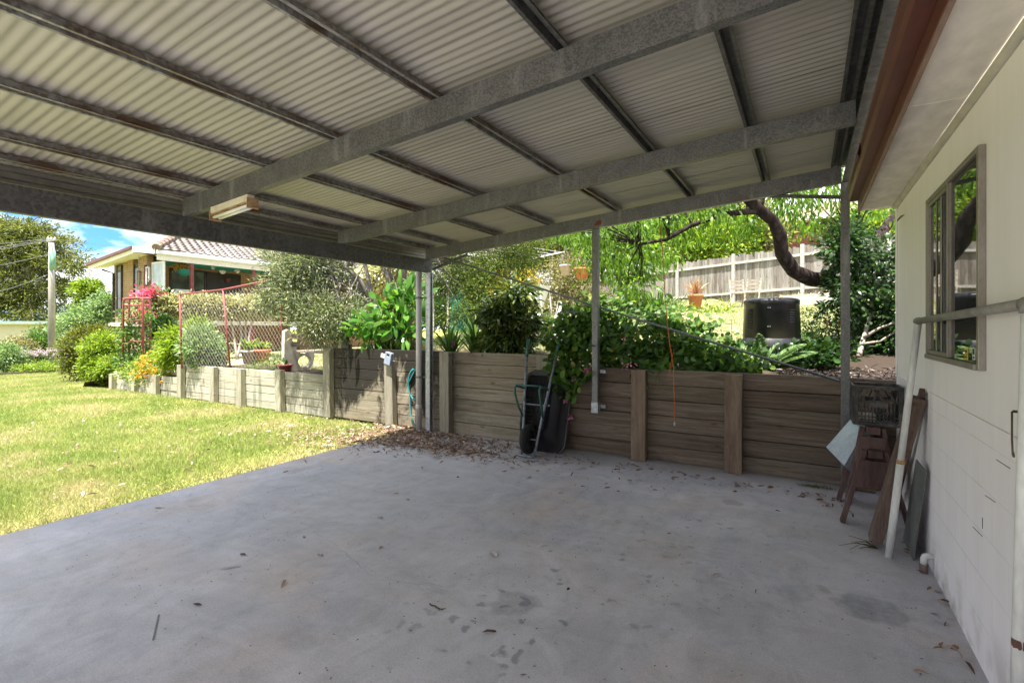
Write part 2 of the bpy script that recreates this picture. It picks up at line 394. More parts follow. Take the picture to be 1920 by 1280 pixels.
# timber of the retaining wall: boards along x, posts upright
def timber(name, c1, c2, c3, sc, stain=0, isl=.75, rough=.85, scale=1.0):
    t = NT(name)
    grain = t.noise(5*scale, 6, sc, .65, .8); fine = t.noise(38*scale, 4, sc, .6)
    c = t.ramp(grain, [(.28, c1), (.5, c2), (.72, c3)])
    c = t.mix(.55, c, t.ramp(fine, [(.3, .45), (.68, 1)]), 'MULTIPLY')
    c = t.mix(isl, c, t.ramp(t.isl(), [(0, (.45,.40,.38)), (.35, (.85,.80,.78)), (.7, (1,1,1)), (1, (.7,.72,.66))]), 'MULTIPLY')
    kn = t.voro(2.3, 'F1', 'Distance', sc=(1,1,2.6)); c = t.mix(t.mapr(kn, .05, .12, .6, 0), c, (.05,.035,.025))
    if stain:
        x, y, z = t.sep()
        reg = t.math('MULTIPLY', t.mapr(x, -7.6, -6.6), t.mapr(x, -3.9, -4.9, 0, 1))
        n = t.noise(2.4, 6, (1,1,.55), .7, .5)
        hi = t.mapr(z, .0, 1.1, -.03, .24)
        k = t.ramp(t.math('ADD', n, hi), [(.50, 0), (.60, 1)])
        c = t.mix(t.math('MULTIPLY', t.math('MULTIPLY', reg, k), .94), c, (.008,.007,.006))
        drip = t.ramp(t.noise(7, 4, (1,1,.12)), [(.56, 0), (.68, .6)])
        c = t.mix(t.math('MULTIPLY', drip, t.mapr(x, -6.5, -7.5)), c, (.10,.10,.07))
    t.set(c, rough, 0, .2); t.bump(t.math('ADD', grain, fine), .35, .006); return t.m
M['board'] = timber('weathered_pine_board', (.10,.076,.057), (.185,.145,.112), (.265,.215,.17), (.35,1,6))
M['board_stain'] = timber('mould_stained_board', (.15,.125,.088), (.26,.225,.165), (.355,.315,.25), (.35,1,6), 1, .45)
M['board_pale'] = timber('sun_bleached_board', (.27,.25,.18), (.43,.41,.32), (.55,.52,.43), (.35,1,6), 1, .4)
M['wpost'] = timber('weathered_pine_post', (.14,.095,.068), (.22,.16,.115), (.29,.22,.165), (3,3,.3), 0, .2)
M['wpost_pale'] = timber('sun_bleached_post', (.24,.22,.155), (.37,.35,.26), (.47,.45,.35), (3,3,.3), 0, .25)
M['wpost_mid'] = timber('grey_green_post', (.16,.14,.10), (.26,.24,.185), (.34,.32,.26), (3,3,.3), 0, .25)
M['paling'] = timber('grey_fence_paling', (.14,.125,.105), (.29,.27,.24), (.43,.41,.37), (3,3,.25), 0, .8)
M['frail'] = timber('grey_fence_rail', (.34,.33,.30), (.47,.46,.43), (.58,.56,.53), (.4,.4,4), 0, .2)
M['old_red'] = timber('old_red_brown_timber', (.07,.042,.038), (.13,.082,.075), (.19,.13,.12), (2.5,2.5,.4), 0, .4)
M['plank'] = timber('dark_bare_plank', (.09,.06,.048), (.16,.11,.09), (.23,.165,.135), (3,3,.3), 0, .3)
M['oldslat'] = timber('weathered_slat', (.22,.19,.15), (.33,.29,.24), (.42,.38,.31), (.5,2,3), 0, .3)
# painted walls
t = NT('shed_wall_paint'); x, y, z = t.sep()
b = t.n('ShaderNodeTexBrick'); t.l(t.comb(y, z), b.inputs['Vector'])
for k, v in (('Scale', 1), ('Mortar Size', .003), ('Mortar Smooth', .3), ('Brick Width', .4), ('Row Height', .2)): b.inputs[k].default_value = v
low = t.math('LESS_THAN', z, 1.09); mort = t.math('MULTIPLY', b.outputs['Fac'], low)
vor = t.noise(14, 3, (1, .22, 2.5)); brk = t.ramp(t.noise(2.3, 4), [(.45, .35), (.62, .9)])
c = t.ramp(t.noise(1.1, 5), [(.3, (.85,.79,.805)), (.7, (.90,.845,.86))])
c = t.mix(.14, c, t.ramp(t.noise(6, 5, (1,1.6,.15)), [(.3, .65), (.65, 1)]), 'MULTIPLY')
c = t.mix(t.math('MULTIPLY', mort, t.math('MULTIPLY', brk, .42)), c, (.36,.34,.33))
fl = t.math('MULTIPLY', t.mapr(t.voro(17, 'F1', 'Distance'), .05, .09, 1, 0), t.math('GREATER_THAN', t.sep(t.voro(17, 'F1', 'Color'))[0], .88))
c = t.mix(t.math('MULTIPLY', fl, .8), c, (.12,.11,.10))
dirt = t.math('MULTIPLY', t.mapr(z, .28, 0, 0, 1), t.ramp(t.noise(5, 6), [(.42, 0), (.62, .75)]))
c = t.mix(dirt, c, (.30,.28,.25))
t.set(c, .62, 0, .35); t.bump(t.math('SUBTRACT', t.math('MULTIPLY', t.noise(45, 4), .25), t.math('MULTIPLY', mort, .5)), .22, .006); M['shedwall'] = t.m
M['soffit'] = mottled('soffit_paint', (.79,.72,.645), (.86,.80,.725), 1.4, .7, 0, .3, .06, (1,.5,1), 6)
M['cream'] = mottled('cream_paint', (.72,.69,.60), (.82,.80,.72), 2.5, .6, 0, .35, .05)
M['white'] = mottled('white_paint', (.72,.72,.71), (.80,.80,.79), 4, .5, 0, .4, .04)
M['brownfascia'] = mottled('brown_gutter_paint', (.10,.030,.023), (.15,.050,.038), 4, .42, 0, .45, .06, (1,.3,1))
M['pinkedge'] = mottled('faded_edge_paint', (.27,.17,.14), (.38,.27,.23), 6, .6, 0, .3, .08, (1,.2,1))
M['alum'] = mottled('dull_window_alloy', (.24,.21,.18), (.34,.30,.265), 14, .45, .35, .4, .08, (1,1,.3))
t = NT('window_glass'); t.set((.018,.022,.022), .02, 0, .8); t.b.inputs['IOR'].default_value = 1.55; M['glass'] = t.m
t = NT('house_glass'); t.set(t.ramp(t.noise(1.6, 3), [(.35, (.02,.025,.025)), (.65, (.10,.12,.10))]), .05, 0, .6); M['hglass'] = t.m
t = NT('frosted_glass'); t.set(t.ramp(t.noise(7, 4, (1,1,.25)), [(.3, (.30,.36,.44)), (.65, (.52,.57,.64))]), .3, 0, .5); M['frost'] = t.m
M['pvc'] = mottled('grey_pvc_pipe', (.46,.43,.42), (.54,.51,.50), 5, .4, 0, .45, .03, (1,1,.3))
M['pvc_white'] = mottled('white_pvc_pipe', (.62,.61,.58), (.74,.73,.70), 5, .45, 0, .4, .05, (1,1,.3))
M['pipe'] = mottled('dull_steel_pipe', (.21,.195,.175), (.31,.29,.265), 12, .5, .2, .4, .06)
M['black_plastic'] = mottled('black_plastic', (.010,.010,.012), (.022,.022,.026), 6, .34, 0, .5, .05)
M['crate'] = mottled('dusty_black_plastic', (.016,.015,.015), (.05,.045,.042), 18, .6, 0, .35, .1, c3=(.16,.14,.125))
M['rubber'] = mottled('tyre_rubber', (.010,.010,.010), (.025,.024,.022), 12, .8, 0, .25, .1)
M['green_paint'] = mottled('chipped_green_paint', (.018,.085,.065), (.035,.12,.095), 22, .5, .1, .4, .1)
M['barrow_frame'] = mottled('chipped_barrow_paint', (.03,.085,.075), (.20,.22,.25), 26, .5, .3, .4, .15, c3=(.30,.32,.36))
M['teal'] = mottled('teal_plastic', (.02,.19,.20), (.03,.26,.27), 8, .45, 0, .4, .02)
M['orange_cord'] = mottled('orange_cord', (.50,.12,.03), (.62,.19,.06), 20, .7, 0, .2, .1)
M['red_rust'] = mottled('red_pipe_paint', (.22,.045,.05), (.32,.085,.085), 14, .55, .05, .35, .08)
M['redpaint'] = mottled('dark_red_paint', (.16,.04,.04), (.22,.065,.06), 7, .55, 0, .35, .05)
M['terracotta'] = mottled('terracotta', (.42,.15,.07), (.56,.23,.12), 9, .85, 0, .2, .06)
M['palepot'] = mottled('pale_clay_pot', (.46,.36,.28), (.58,.48,.39), 9, .85, 0, .2, .06)
M['greybox'] = mottled('blue_grey_plastic', (.20,.25,.33), (.28,.33,.42), 9, .5, 0, .4, .04)
M['tin'] = mottled('blue_grey_sheet_metal', (.40,.45,.51), (.54,.60,.66), 5, .38, .45, .5, .08)
M['greyboard'] = mottled('grey_fibre_sheet', (.115,.12,.115), (.17,.175,.165), 3, .6, 0, .3, .06)
M['conc'] = mottled('cast_concrete', (.42,.39,.32), (.60,.57,.49), 6, .9, 0, .2, .3)
M['bark'] = mottled('dark_plum_bark', (.016,.011,.010), (.04,.028,.025), 14, .9, 0, .15, 1.0, (1,1,.5), 6, (.10,.08,.07), bd=.02)
M['bark_grey'] = mottled('grey_flaking_bark', (.13,.105,.09), (.25,.215,.19), 11, .9, 0, .15, .9, (1,1,.3), 6, (.38,.34,.31), bd=.02)
M['bark_pale'] = mottled('pale_bark', (.26,.22,.18), (.42,.38,.32), 7, .9, 0, .15, .6, (1,1,.4), 6, bd=.015)
M['stem_green'] = mottled('green_stem', (.07,.12,.03), (.15,.2,.06), 7, .6, 0, .3, .05, (1,1,.3))
M['twig'] = mottled('brown_twig', (.07,.05,.035), (.16,.12,.08), 9, .9, 0, .15, .2)
M['pole'] = timber('grey_power_pole', (.22,.20,.19), (.36,.34,.32), (.46,.44,.42), (3,3,.2), 0, 0)
M['mesh'] = mottled('rusty_wire', (.34,.29,.27), (.46,.41,.38), 9, .6, .2, .4, 0)
M['wire'] = mottled('wire', (.16,.16,.17), (.26,.26,.27), 9, .5, .5, .4, 0)
M['brick_y'] = brickmat('tan_brick_front', 'y', (.36,.20,.085), (.28,.15,.065), (.46,.40,.32))
M['brick_x'] = brickmat('tan_brick_side', 'x', (.36,.23,.125), (.29,.175,.09), (.44,.40,.33))
M['brick_red'] = brickmat('red_brick', 'x', (.30,.12,.08), (.24,.09,.06), (.30,.24,.2))
M['dark_door'] = mottled('dark_screen_door', (.022,.016,.015), (.04,.03,.028), 4, .45, 0, .4, .02)
M['tile'] = mottled('brown_pink_roof_tile', (.30,.22,.20), (.40,.31,.29), 6, .8, 0, .25, .1, c3=(.48,.40,.38))
M['tilecap'] = mottled('brown_ridge_tile', (.18,.13,.10), (.27,.21,.17), 6, .8, 0, .25, .1)
M['shadecloth'] = mottled('teal_shade_cloth', (.02,.17,.13), (.04,.25,.20), 5, .8, 0, .2, .05)
M['cloth'] = mottled('white_canvas', (.66,.66,.66), (.78,.78,.78), 6, .8, 0, .2, .1)
M['curtain'] = mottled('pale_curtain', (.42,.41,.37), (.58,.57,.53), 5, .8, 0, .2, .1, (1,4,.2))
M['cottage'] = mottled('pale_weatherboard', (.50,.46,.36), (.58,.54,.44), 2, .7, 0, .3, .04, (1,1,5))
M['greenroof'] = mottled('pale_green_roof', (.22,.30,.26), (.30,.38,.34), 2, .5, .1, .4, .05)
M['litter'] = None
t = NT('dry_leaf'); c = t.ramp(t.isl(), [(0, (.07,.04,.025)), (.4, (.17,.10,.065)), (.7, (.28,.18,.125)), (.9, (.40,.30,.23)), (1, (.52,.44,.37))])
t.set(c, .8, 0, .2); M['litter'] = t.m
M['crack'] = mottled('crack_dark', (.20,.20,.21), (.27,.27,.28), 9, .95, 0, .05, 0)
M['lampcream'] = mottled('yellowed_lamp_enamel', (.58,.50,.34), (.70,.64,.48), 14, .4, 0, .4, .04, c3=(.74,.69,.55))
M['lamprust'] = mottled('rusty_lamp_enamel', (.30,.12,.03), (.55,.42,.25), 16, .6, 0, .3, .08)
t = NT('lamp_tube'); t.set((.74,.73,.66), .18, 0, .5); M['tubeglass'] = t.m
t = NT('yellow_sticker'); t.set((.75,.50,.03), .5); M['yellow'] = t.m
t = NT('black_ink'); t.set((.015,.015,.015), .5); M['ink'] = t.m
# leaves
M['l_peach'] = leafmat('peach_leaf', [(0, (.045,.105,.014)), (.5, (.10,.20,.022)), (1, (.20,.31,.04))], .5, .4, .35)
M['l_vine'] = leafmat('vine_leaf', [(0, (.04,.09,.02)), (.5, (.08,.17,.03)), (.92, (.15,.27,.045)), (1, (.3,.28,.08))], .45)
M['l_dark'] = leafmat('glossy_dark_leaf', [(0, (.012,.035,.010)), (.6, (.028,.07,.016)), (1, (.06,.12,.025))], .25, .3, .45)
M['l_croton'] = leafmat('mottled_dark_leaf', [(0, (.02,.04,.012)), (.5, (.055,.095,.022)), (.85, (.11,.15,.03)), (1, (.22,.22,.04))], .25, .3, .45)
M['l_bottle'] = leafmat('grey_green_leaf', [(0, (.05,.07,.04)), (.5, (.16,.20,.11)), (.85, (.38,.42,.28)), (1, (.58,.52,.32))], .22, .5)
M['l_canna'] = leafmat('broad_green_leaf', [(0, (.03,.10,.016)), (.5, (.07,.20,.025)), (1, (.17,.33,.04))], .42, .28, .5)
M['l_agave'] = leafmat('strap_leaf', [(0, (.03,.08,.015)), (.6, (.07,.15,.025)), (1, (.14,.22,.04))], .32, .35, .4)
M['l_gum'] = leafmat('gum_leaf', [(0, (.04,.06,.02)), (.5, (.13,.155,.045)), (1, (.29,.29,.09))], .25)
M['l_bright'] = leafmat('bright_green_leaf', [(0, (.06,.13,.014)), (.5, (.18,.28,.026)), (1, (.36,.42,.05))], .35)
M['l_olive'] = leafmat('olive_hedge_leaf', [(0, (.035,.05,.010)), (.5, (.11,.13,.02)), (1, (.24,.23,.035))], .25)
M['l_yellow'] = leafmat('yellow_green_leaf', [(0, (.15,.16,.02)), (.5, (.30,.28,.03)), (1, (.45,.40,.05))], .3)
M['l_sage'] = leafmat('pale_sage_leaf', [(0, (.06,.12,.045)), (.5, (.17,.27,.11)), (1, (.38,.47,.25))], .3)
M['l_varieg'] = leafmat('cream_edged_leaf', [(0, (.06,.075,.02)), (.3, (.20,.21,.08)), (.6, (.50,.47,.26)), (1, (.68,.64,.44))], .25)
M['l_mid'] = leafmat('mid_green_leaf', [(0, (.03,.075,.018)), (.5, (.09,.175,.04)), (1, (.19,.29,.08))], .3)
M['l_brownish'] = leafmat('dusty_olive_leaf', [(0, (.08,.08,.035)), (.5, (.20,.185,.085)), (1, (.40,.36,.20))], .25)
M['l_flower_y'] = leafmat('yellow_bloom', [(0, (.45,.32,.02)), (1, (.68,.52,.06))], .3)
M['l_orange'] = leafmat('orange_bloom', [(0, (.60,.22,.02)), (1, (.75,.42,.06))], .3)
M['l_pink'] = leafmat('hot_pink_bloom', [(0, (.50,.04,.14)), (1, (.70,.16,.30))], .3)
M['l_rose'] = leafmat('rose_pink_bloom', [(0, (.55,.14,.30)), (1, (.70,.30,.46))], .3)
M['l_lilac'] = leafmat('lilac_bloom', [(0, (.42,.28,.50)), (1, (.66,.54,.72))], .3)
M['l_dead'] = leafmat('dead_strap_leaf', [(0, (.30,.15,.09)), (1, (.52,.33,.22))], .2)
# ---------------------------------------------------------------- ground, slab, lawn, litter
def heightsheet(name, xs, ys, fn, mat):
    X, Y = np.meshgrid(xs, ys); Z = fn(X, Y)
    V = np.stack([X, Y, Z], -1).reshape(-1, 3); nx = len(xs); ny = len(ys)
    i = np.arange(nx-1)[None,:]+np.arange(ny-1)[:,None]*nx; i = i.ravel()
    me = np_mesh(name, V, [np.stack([i, i+1, i+1+nx, i+nx], -1)])
    return tag(link(name, me, mat, None, True), kind='structure')
xs = [-900,-500,-250,-120,-80]+list(np.arange(-60,-14,2))+list(np.arange(-14,-3,.4))+[-2,0,2,5,10,20,40,80,150,300,900]
ys = [-900,-500,-200,-100,-50,-30,-20,-15,-12]+list(np.arange(-10,8,.5))+[8,10,14,20,30,50,80,150,300,900]
heightsheet('ground', xs, ys, lambda x, y: low_h(x, y)-.03, M['soil'])
xs = list(np.arange(-34,-8,.8))+list(np.arange(-8,-2,.15))+list(np.arange(-2,6,.4))+[8,12,20,30]
ys = [5.74,5.9,6.1]+list(np.arange(6.4,12,.4))+list(np.arange(12,60,1.5))
heightsheet('garden_ground', xs, ys, lambda x, y: up_h(x, y)+.02*np.sin(x*3.1+y)*np.sin(y*2.3), M['garden'])
sb = MB().box((-5.03, -9, -.14), (.70, 5.82, 0)); slab = tag(sb.build('concrete_slab', M['slab'], None, bevel=.008), kind='structure')
tag(MB().box((-5.03, -40, -.2), (.70, -9.004, -.004)).build('unseen_driveway', M['slab'], None), kind='structure')  # unseen concrete behind the camera, added to bounce sunlight in under the roof
# hairline cracks, thin sheets on the slab
def crack(pts, wd=.0016):
    mb = MB(); out = []
    for a, b in zip(pts[:-1], pts[1:]):
        n = max(3, int((b-a).length/.06))
        for i in range(n):
            q = a.lerp(b, i/n); out.append(q+Vector((random.uniform(-.02,.02), random.uniform(-.02,.02), 0)))
    out.append(pts[-1])
    vs = []
    for i, q in enumerate(out):
        tt = (out[min(i+1, len(out)-1)]-out[max(i-1, 0)]).normalized(); nn = Vector((-tt.y, tt.x, 0))*wd*random.uniform(.2, .8)
        vs += [(q.x+nn.x, q.y+nn.y, .002), (q.x-nn.x, q.y-nn.y, .002)]
    mb.add(vs, [(2*i, 2*i+1, 2*i+3, 2*i+2) for i in range(len(out)-1)])
    return mb
for k, pl in enumerate([[(450,935),(500,972),(580,990),(640,1030),(690,1075)], [(80,1275),(110,1245),(200,1185),(300,1120),(350,1095)],
           [(690,1075),(760,1090),(830,1100)], [(600,905),(700,880),(760,868)]]):
    cr_ = crack([G(u, v) for u, v in pl]); o = cr_.build('crack', M['crack'], slab)
p0, p1 = G(298,1152), G(287,1200)
MB().beam(p0+Vector((0,0,.002)), p1+Vector((0,0,.002)), .008, .001).build('scuff_mark', M['crack'], slab)
# lawn grass: real blades, longer spaced with distance
N = 430000
uu = np.where(RS.rand(N) < .8, RS.uniform(-60, 800, N), RS.uniform(-700, -60, N)); dd = 3.2*np.exp(RS.rand(N)*math.log(30/3.2))
ll = (uu-960)/FOC*dd; gx = ll*CT-dd*ST; gy = ll*ST+dd*CT
wf = 5.66 - .0*gx
ok = (gx < -5.03+np.where(np.sin(gy*5.1)+np.sin(gy*13.7)+np.sin(gy*2.3) > .9, .055, .0)*RS.rand(N)**2) & ((gy < 5.62) | ((gx < -18.6) & (gy < 9.5-.08*(gx+18))))
bare = np.clip((gx+6.1)/1.0, 0, 1)
ok &= RS.rand(N) > bare*.62
gx, gy, dd = gx[ok], gy[ok], dd[ok]; n = len(gx)
pos = np.stack([gx, gy, low_h(gx, gy)-.032], -1)
dr = RS.normal(size=(n,3))*np.array([.55,.55,.1]); dr[:,2] += .85
leaves('grass', pos, dr, (.035+.03*RS.rand(n))*(1+dd*.035), .0035*(1+.22*dd), 'blade', M['grass'], nrm=RS.normal(size=(n,3)))
tag(bpy.data.objects['grass'], kind='stuff')
# grass on the upper garden
N = 150000
uu = RS.uniform(480, 1720, N); dd = 7.2*np.exp(RS.rand(N)*math.log(26/7.2)); ll = (uu-960)/FOC*dd; gx = ll*CT-dd*ST; gy = ll*ST+dd*CT
ok = (gy > 6.7) & (gy < 20.5) & (gx > -19); gx, gy, dd = gx[ok], gy[ok], dd[ok]; n = len(gx)
dr = RS.normal(size=(n,3))*np.array([.6,.6,.1]); dr[:,2] += .7
M['grass_dry'] = leafmat('dry_grass_blade', [(0, (.18,.21,.065)), (.5, (.31,.31,.15)), (1, (.45,.42,.26))], .3)
o = leaves('grass', np.stack([gx, gy, up_h(gx, gy)], -1), dr, (.03+.04*RS.rand(n))*(1+dd*.02), .004*(1+.2*dd), 'blade', M['grass_dry'], nrm=RS.normal(size=(n,3)))
tag(o, kind='stuff')
# leaf litter at the corner of the slab, on the lawn edge and scattered over the concrete
pp = []
def scat(c, rx, ry, n, z=0.006):
    for _ in range(n):
        pp.append((c[0]+random.gauss(0, rx), c[1]+random.gauss(0, ry), z))
scat(G(800,833), .55, .20, 1500, .016); scat(G(840,820), .8, .12, 1000, .022); scat(G(700,826), .4, .22, 480, .012); scat(G(890,850), .45, .14, 300); scat(G(760,812), .3, .15, 500, .03)
scat(G(640,820), .6, .35, 330, .03); scat(G(590,815), .7, .3, 200, .03); scat(G(760,805), .35, .12, 240, .03)
for _ in range(300): pp.append((random.uniform(-11,-5.05), random.uniform(1.5,5.3), .03))
for _ in range(30): pp.append((random.uniform(-4.8,.5), random.uniform(1.6,5.4), .006))
for _ in range(170): pp.append((random.uniform(-3,.4), 5.32-abs(random.gauss(0,.22)), .006))
for _ in range(50): pp.append((random.gauss(-1.5,.7), random.gauss(4.7,.3), .005))
for _ in range(45): pp.append((.62-abs(random.gauss(0,.03)), random.uniform(1.5,4.6), .008))
pp = np.array([q for q in pp if q[1] < 5.55 and q[0] < .64]); n = len(pp)
a = RS.rand(n)*6.283; dr = np.stack([np.cos(a), np.sin(a), RS.normal(size=n)*.18], -1); nr = RS.normal(size=(n,3))*.35; nr[:,2] += 1
o = leaves('fallen_leaves', pp, dr, .04+.065*RS.rand(n)**1.5, .009+.02*RS.rand(n), 'long', M['litter'], nrm=nr); tag(o, kind='stuff')
n = 900; sx = RS.uniform(-4.9,.55,n); sy = RS.uniform(1.2,5.5,n); a = RS.rand(n)*6.283
o = leaves('debris', np.stack([sx, sy, np.full(n,.004)], -1), np.stack([np.cos(a), np.sin(a), 0*a], -1), .006+.012*RS.rand(n), .004+.006*RS.rand(n), 'kite', M['twig'], nrm=np.tile([0,0,1.],(n,1))); tag(o, kind='stuff')
# a few larger curled leaves and twigs lying on the concrete
def floor_leaf(u, v, L, W, ang, label, mat='litter'):
    p = G(u, v); me = MB(); ca, sa = math.cos(ang), math.sin(ang)
    def fn(i, j):
        a = (i-.5)*L; wd = W*math.sin(math.pi*min(max(i, .03), .97))**.7; b = (j-.5)*wd
        z = .004+.35*abs(b)+.10*(a/L)**2*L
        return (p.x+a*ca-b*sa, p.y+a*sa+b*ca, z)
    me.grid(fn, 8, 4); o = me.build('fallen_leaf', M[mat], None, True); tag(o, label, 'leaf')
M['paleleaf'] = mottled('pale_dry_leaf', (.42,.36,.34), (.62,.57,.56), 30, .7, 0, .2, 0)
M['brownleaf'] = mottled('brown_dry_leaf', (.07,.045,.035), (.14,.09,.07), 30, .8, 0, .2, 0)
floor_leaf(432,1064,.13,.02,.9,'long thin pale dry leaf lying alone on the concrete, left of middle','paleleaf')
floor_leaf(925,1040,.085,.045,-.6,'curled grey dry leaf on the concrete in the middle of the floor','paleleaf')
floor_leaf(298,951,.07,.045,.2,'pale dry leaf on the concrete close to the lawn edge','paleleaf')
floor_leaf(455,1040,.05,.025,.2,'small dark curled leaf just above the long thin pale leaf','brownleaf')
floor_leaf(370,1134,.055,.02,.3,'short dark brown leaf near the long scuff mark on the concrete','brownleaf')
def twig(u, v, L, ang, label, forks=3):
    p = G(u, v)+Vector((0,0,.006)); mb = MB(); d = Vector((math.cos(ang), math.sin(ang), 0)); q = [p+d*L*i/5+Vector((random.gauss(0,.004), random.gauss(0,.004), 0)) for i in range(6)]
    mb.tube(q, [.004,.004,.0035,.003,.0025,.0015], 5)
    for k in range(forks):
        s_ = q[2+k % 3]; e = Vector((math.cos(ang+random.choice((-.7,.6,.4))), math.sin(ang+random.choice((-.7,.6))), .02))
        mb.tube([s_, s_+e*L*.2, s_+e*L*.33+Vector((0,0,.004))], [.0028,.002,.001], 5)
    tag(mb.build('twig', M['twig'], None, True), label, 'twig')
twig(806,1133,.10,-.1,'dark forked twig lying on the open concrete in the middle')
mb = MB(); p = G(1645,1030)
for k in range(9):
    a = 2.6+random.uniform(-.9,1.0); L = random.uniform(.09,.24)
    mb.tube([p+Vector((0,0,.008)), p+Vector((math.cos(a)*L*.5, math.sin(a)*L*.5, .03*random.random()+.01)), p+Vector((math.cos(a+.2)*L, math.sin(a+.2)*L, .006))], [.003,.0022,.001], 5)
tag(mb.build('twig_bunch', M['twig'], None, True), 'spray of dry dark twigs at the foot of the thick leaning plank', 'twigs')
n = 260; p = G(1531,913); pos = np.stack([p.x+RS.normal(size=n)*.07, p.y+RS.normal(size=n)*.025, np.full(n,.003)], -1); dr = RS.normal(size=(n,3)); dr[:,2] = .3+np.abs(dr[:,2])
o = leaves('moss', pos, dr, .02, .005, 'blade', M['l_olive']); tag(o, kind='stuff')
# ---------------------------------------------------------------- carport
def zr(X): return 2.475+.073*(X+4.7)
cp = thing('carport', 'open steel carport with corrugated roof on galvanised posts beside the shed', 'carport', (-4.68, 5.53, 0))
def channel(mb, f, a, b, h, w, th=.004, lip=.016):
    """lipped C section swept from a to b; f maps (s, along w, up) to a point"""
    for (w0, w1, h0, h1) in [(0, th, 0, h), (th, w, 0, th), (th, w, h-th, h), (w-th, w, th, lip), (w-th, w, h-lip, h-th)]:
        pts = [f(a, w0, h0), f(a, w1, h0), f(a, w1, h1), f(a, w0, h1)]
        q = [f(b, w0, h0), f(b, w1, h0), f(b, w1, h1), f(b, w0, h1)]
        mb.add(pts+q, [(0,1,2,3), (7,6,5,4), (0,4,5,1), (1,5,6,2), (2,6,7,3), (3,7,4,0)])
RAF = [5.46, 3.92, 2.25, .25, -1.09]
for Y in RAF:
    mb = MB(); channel(mb, lambda s, w, h: (s, Y+w, zr(s)+h), -4.695, .268, .15, .06)
    mb.build('rafter', M['galv'], cp)
mb = MB(); channel(mb, lambda s, w, h: (-4.70-w, s, 2.30+h), -1.15, 5.60, .19, .07); mb.build('eaves_beam', M['galv_dark'], cp)
mb = MB(); channel(mb, lambda s, w, h: (.365-w, s, 2.832+h), -1.15, 5.60, .2, .095); mb.build('eaves_beam', M['galv_dark'], cp)
BAT = [-4.66, -4.25, -3.5, -2.74, -1.87, -1.06, -.35, .225]
for X in BAT:
    mb = MB(); z0 = zr(X)+.1515
    # open-bottomed top hat: brim, side, top, side, brim
    pr_ = [(-.042,0), (-.022,0), (-.017,.045), (.017,.045), (.022,0), (.042,0)]; th = .0018
    for (a, b) in zip(pr_[:-1], pr_[1:]):
        mb.add([(X+a[0], -1.2, z0+a[1]), (X+b[0], -1.2, z0+b[1]), (X+b[0], 5.62, z0+b[1]), (X+a[0], 5.62, z0+a[1]),
                (X+a[0], -1.2, z0+a[1]+th), (X+b[0], -1.2, z0+b[1]+th), (X+b[0], 5.62, z0+b[1]+th), (X+a[0], 5.62, z0+a[1]+th)],
               [(0,1,2,3), (7,6,5,4), (0,4,5,1), (1,5,6,2), (2,6,7,3), (3,7,4,0)])
    bt = mb.build('batten', M['batten'] if X < -1.5 else M['galv_dark'], cp)
yy = 5.74
for k in range(9):
    mb = MB(); nw = 108; off = .0025*(k % 2)
    ys = [yy-.754*i/104 for i in range(nw+1)]
    xs = [-4.985, -3.6, -2.2, -.9, .35]; vs = []
    for i, y_ in enumerate(ys):
        zz = .0042*math.cos(2*math.pi*(yy-y_)/.058) + off - (.003 if i == 0 else 0)
        vs += [(x_, y_, zr(x_)+.1515+.0468+.0056+zz) for x_ in xs]
    mb.add(vs, [(i*5+j, i*5+j+1, i*5+j+6, i*5+j+5) for i in range(nw) for j in range(4)])
    mb.build('roof_sheet', M['sheet'], cp, True); yy -= .754
# gutter along the low side, ribbed back towards the carport
mb = MB(); pf = [(-4.905,2.655),(-4.905,2.625),(-4.913,2.62),(-4.905,2.61),(-4.905,2.575),(-4.913,2.57),(-4.905,2.56),(-4.905,2.535),(-4.99,2.535),(-5.0,2.545),(-5.0,2.64),(-4.992,2.65)]
mb.add([(a, -1.2, b) for a, b in pf]+[(a, 5.72, b) for a, b in pf], [(i, i+1, i+13, i+12) for i in range(11)])
mb.prism([(a, 5.72, b) for a, b in pf], (0, .003, 0)); mb.build('gutter', M['gutter'], cp)
# posts
mb = MB(); mb.box((-4.72,5.49,0), (-4.715,5.565,2.30)); mb.box((-4.715,5.49,0), (-4.645,5.495,2.30)); mb.box((-4.715,5.56,0), (-4.645,5.565,2.30)); mb.box((-4.65,5.495,0),(-4.645,5.512,2.3)); mb.box((-4.65,5.543,0),(-4.645,5.56,2.3))
po = mb.build('post', M['galv_light'], cp)
a = PY(1115, 772, 5.50); b = PY(1115, 432, 5.50)
mb = MB().box((a.x-.036, 5.50, a.z), (a.x+.036, 5.57, zr(a.x)+.02)); po2 = mb.build('post', M['galv'], cp, bevel=.004)
mb = MB(); mb.box((a.x-.042, 5.494, a.z-.012), (a.x+.042, 5.58, a.z+.115))
mb.build('foot_bracket', M['galv_light'], po2, bevel=.003)
for zz in (a.z+.06, a.z+.47):
    mb = MB().box((a.x-.062, 5.58, zz-.018), (a.x+.10, 5.655, zz+.018)); mb.lathe((a.x+.078, 5.575, zz-.006), [(.011,0),(.011,.012)], 8); mb.build('wall_lug', M['galv_light'], po2, bevel=.002)
pr_ = PY(1585, 600, 5.46)
mb = MB().box((pr_.x-.034, 5.44, 0), (pr_.x+.034, 5.51, 2.83)); mb.build('post', M['galv'], cp, bevel=.004)
mb = MB().beam(PY(812, 505, 5.58), PY(876, 477, 5.53), .03, .03); mb.build('knee_brace', M['galv_dark'], cp)
mb = MB().beam(PY(1438, 367, 5.54), PY(1580, 370, 5.54), .012, .034); mb.build('knee_brace', M['galv_dark'], cp)
mb = MB().tube([PY(826, 481, 5.62), PY(1200, 600, 5.62), PY(1574, 714, 5.60)], .0125, 8); mb.build('diagonal_brace', M['galv'], cp, True)
q = PY(1120, 420, 5.455)
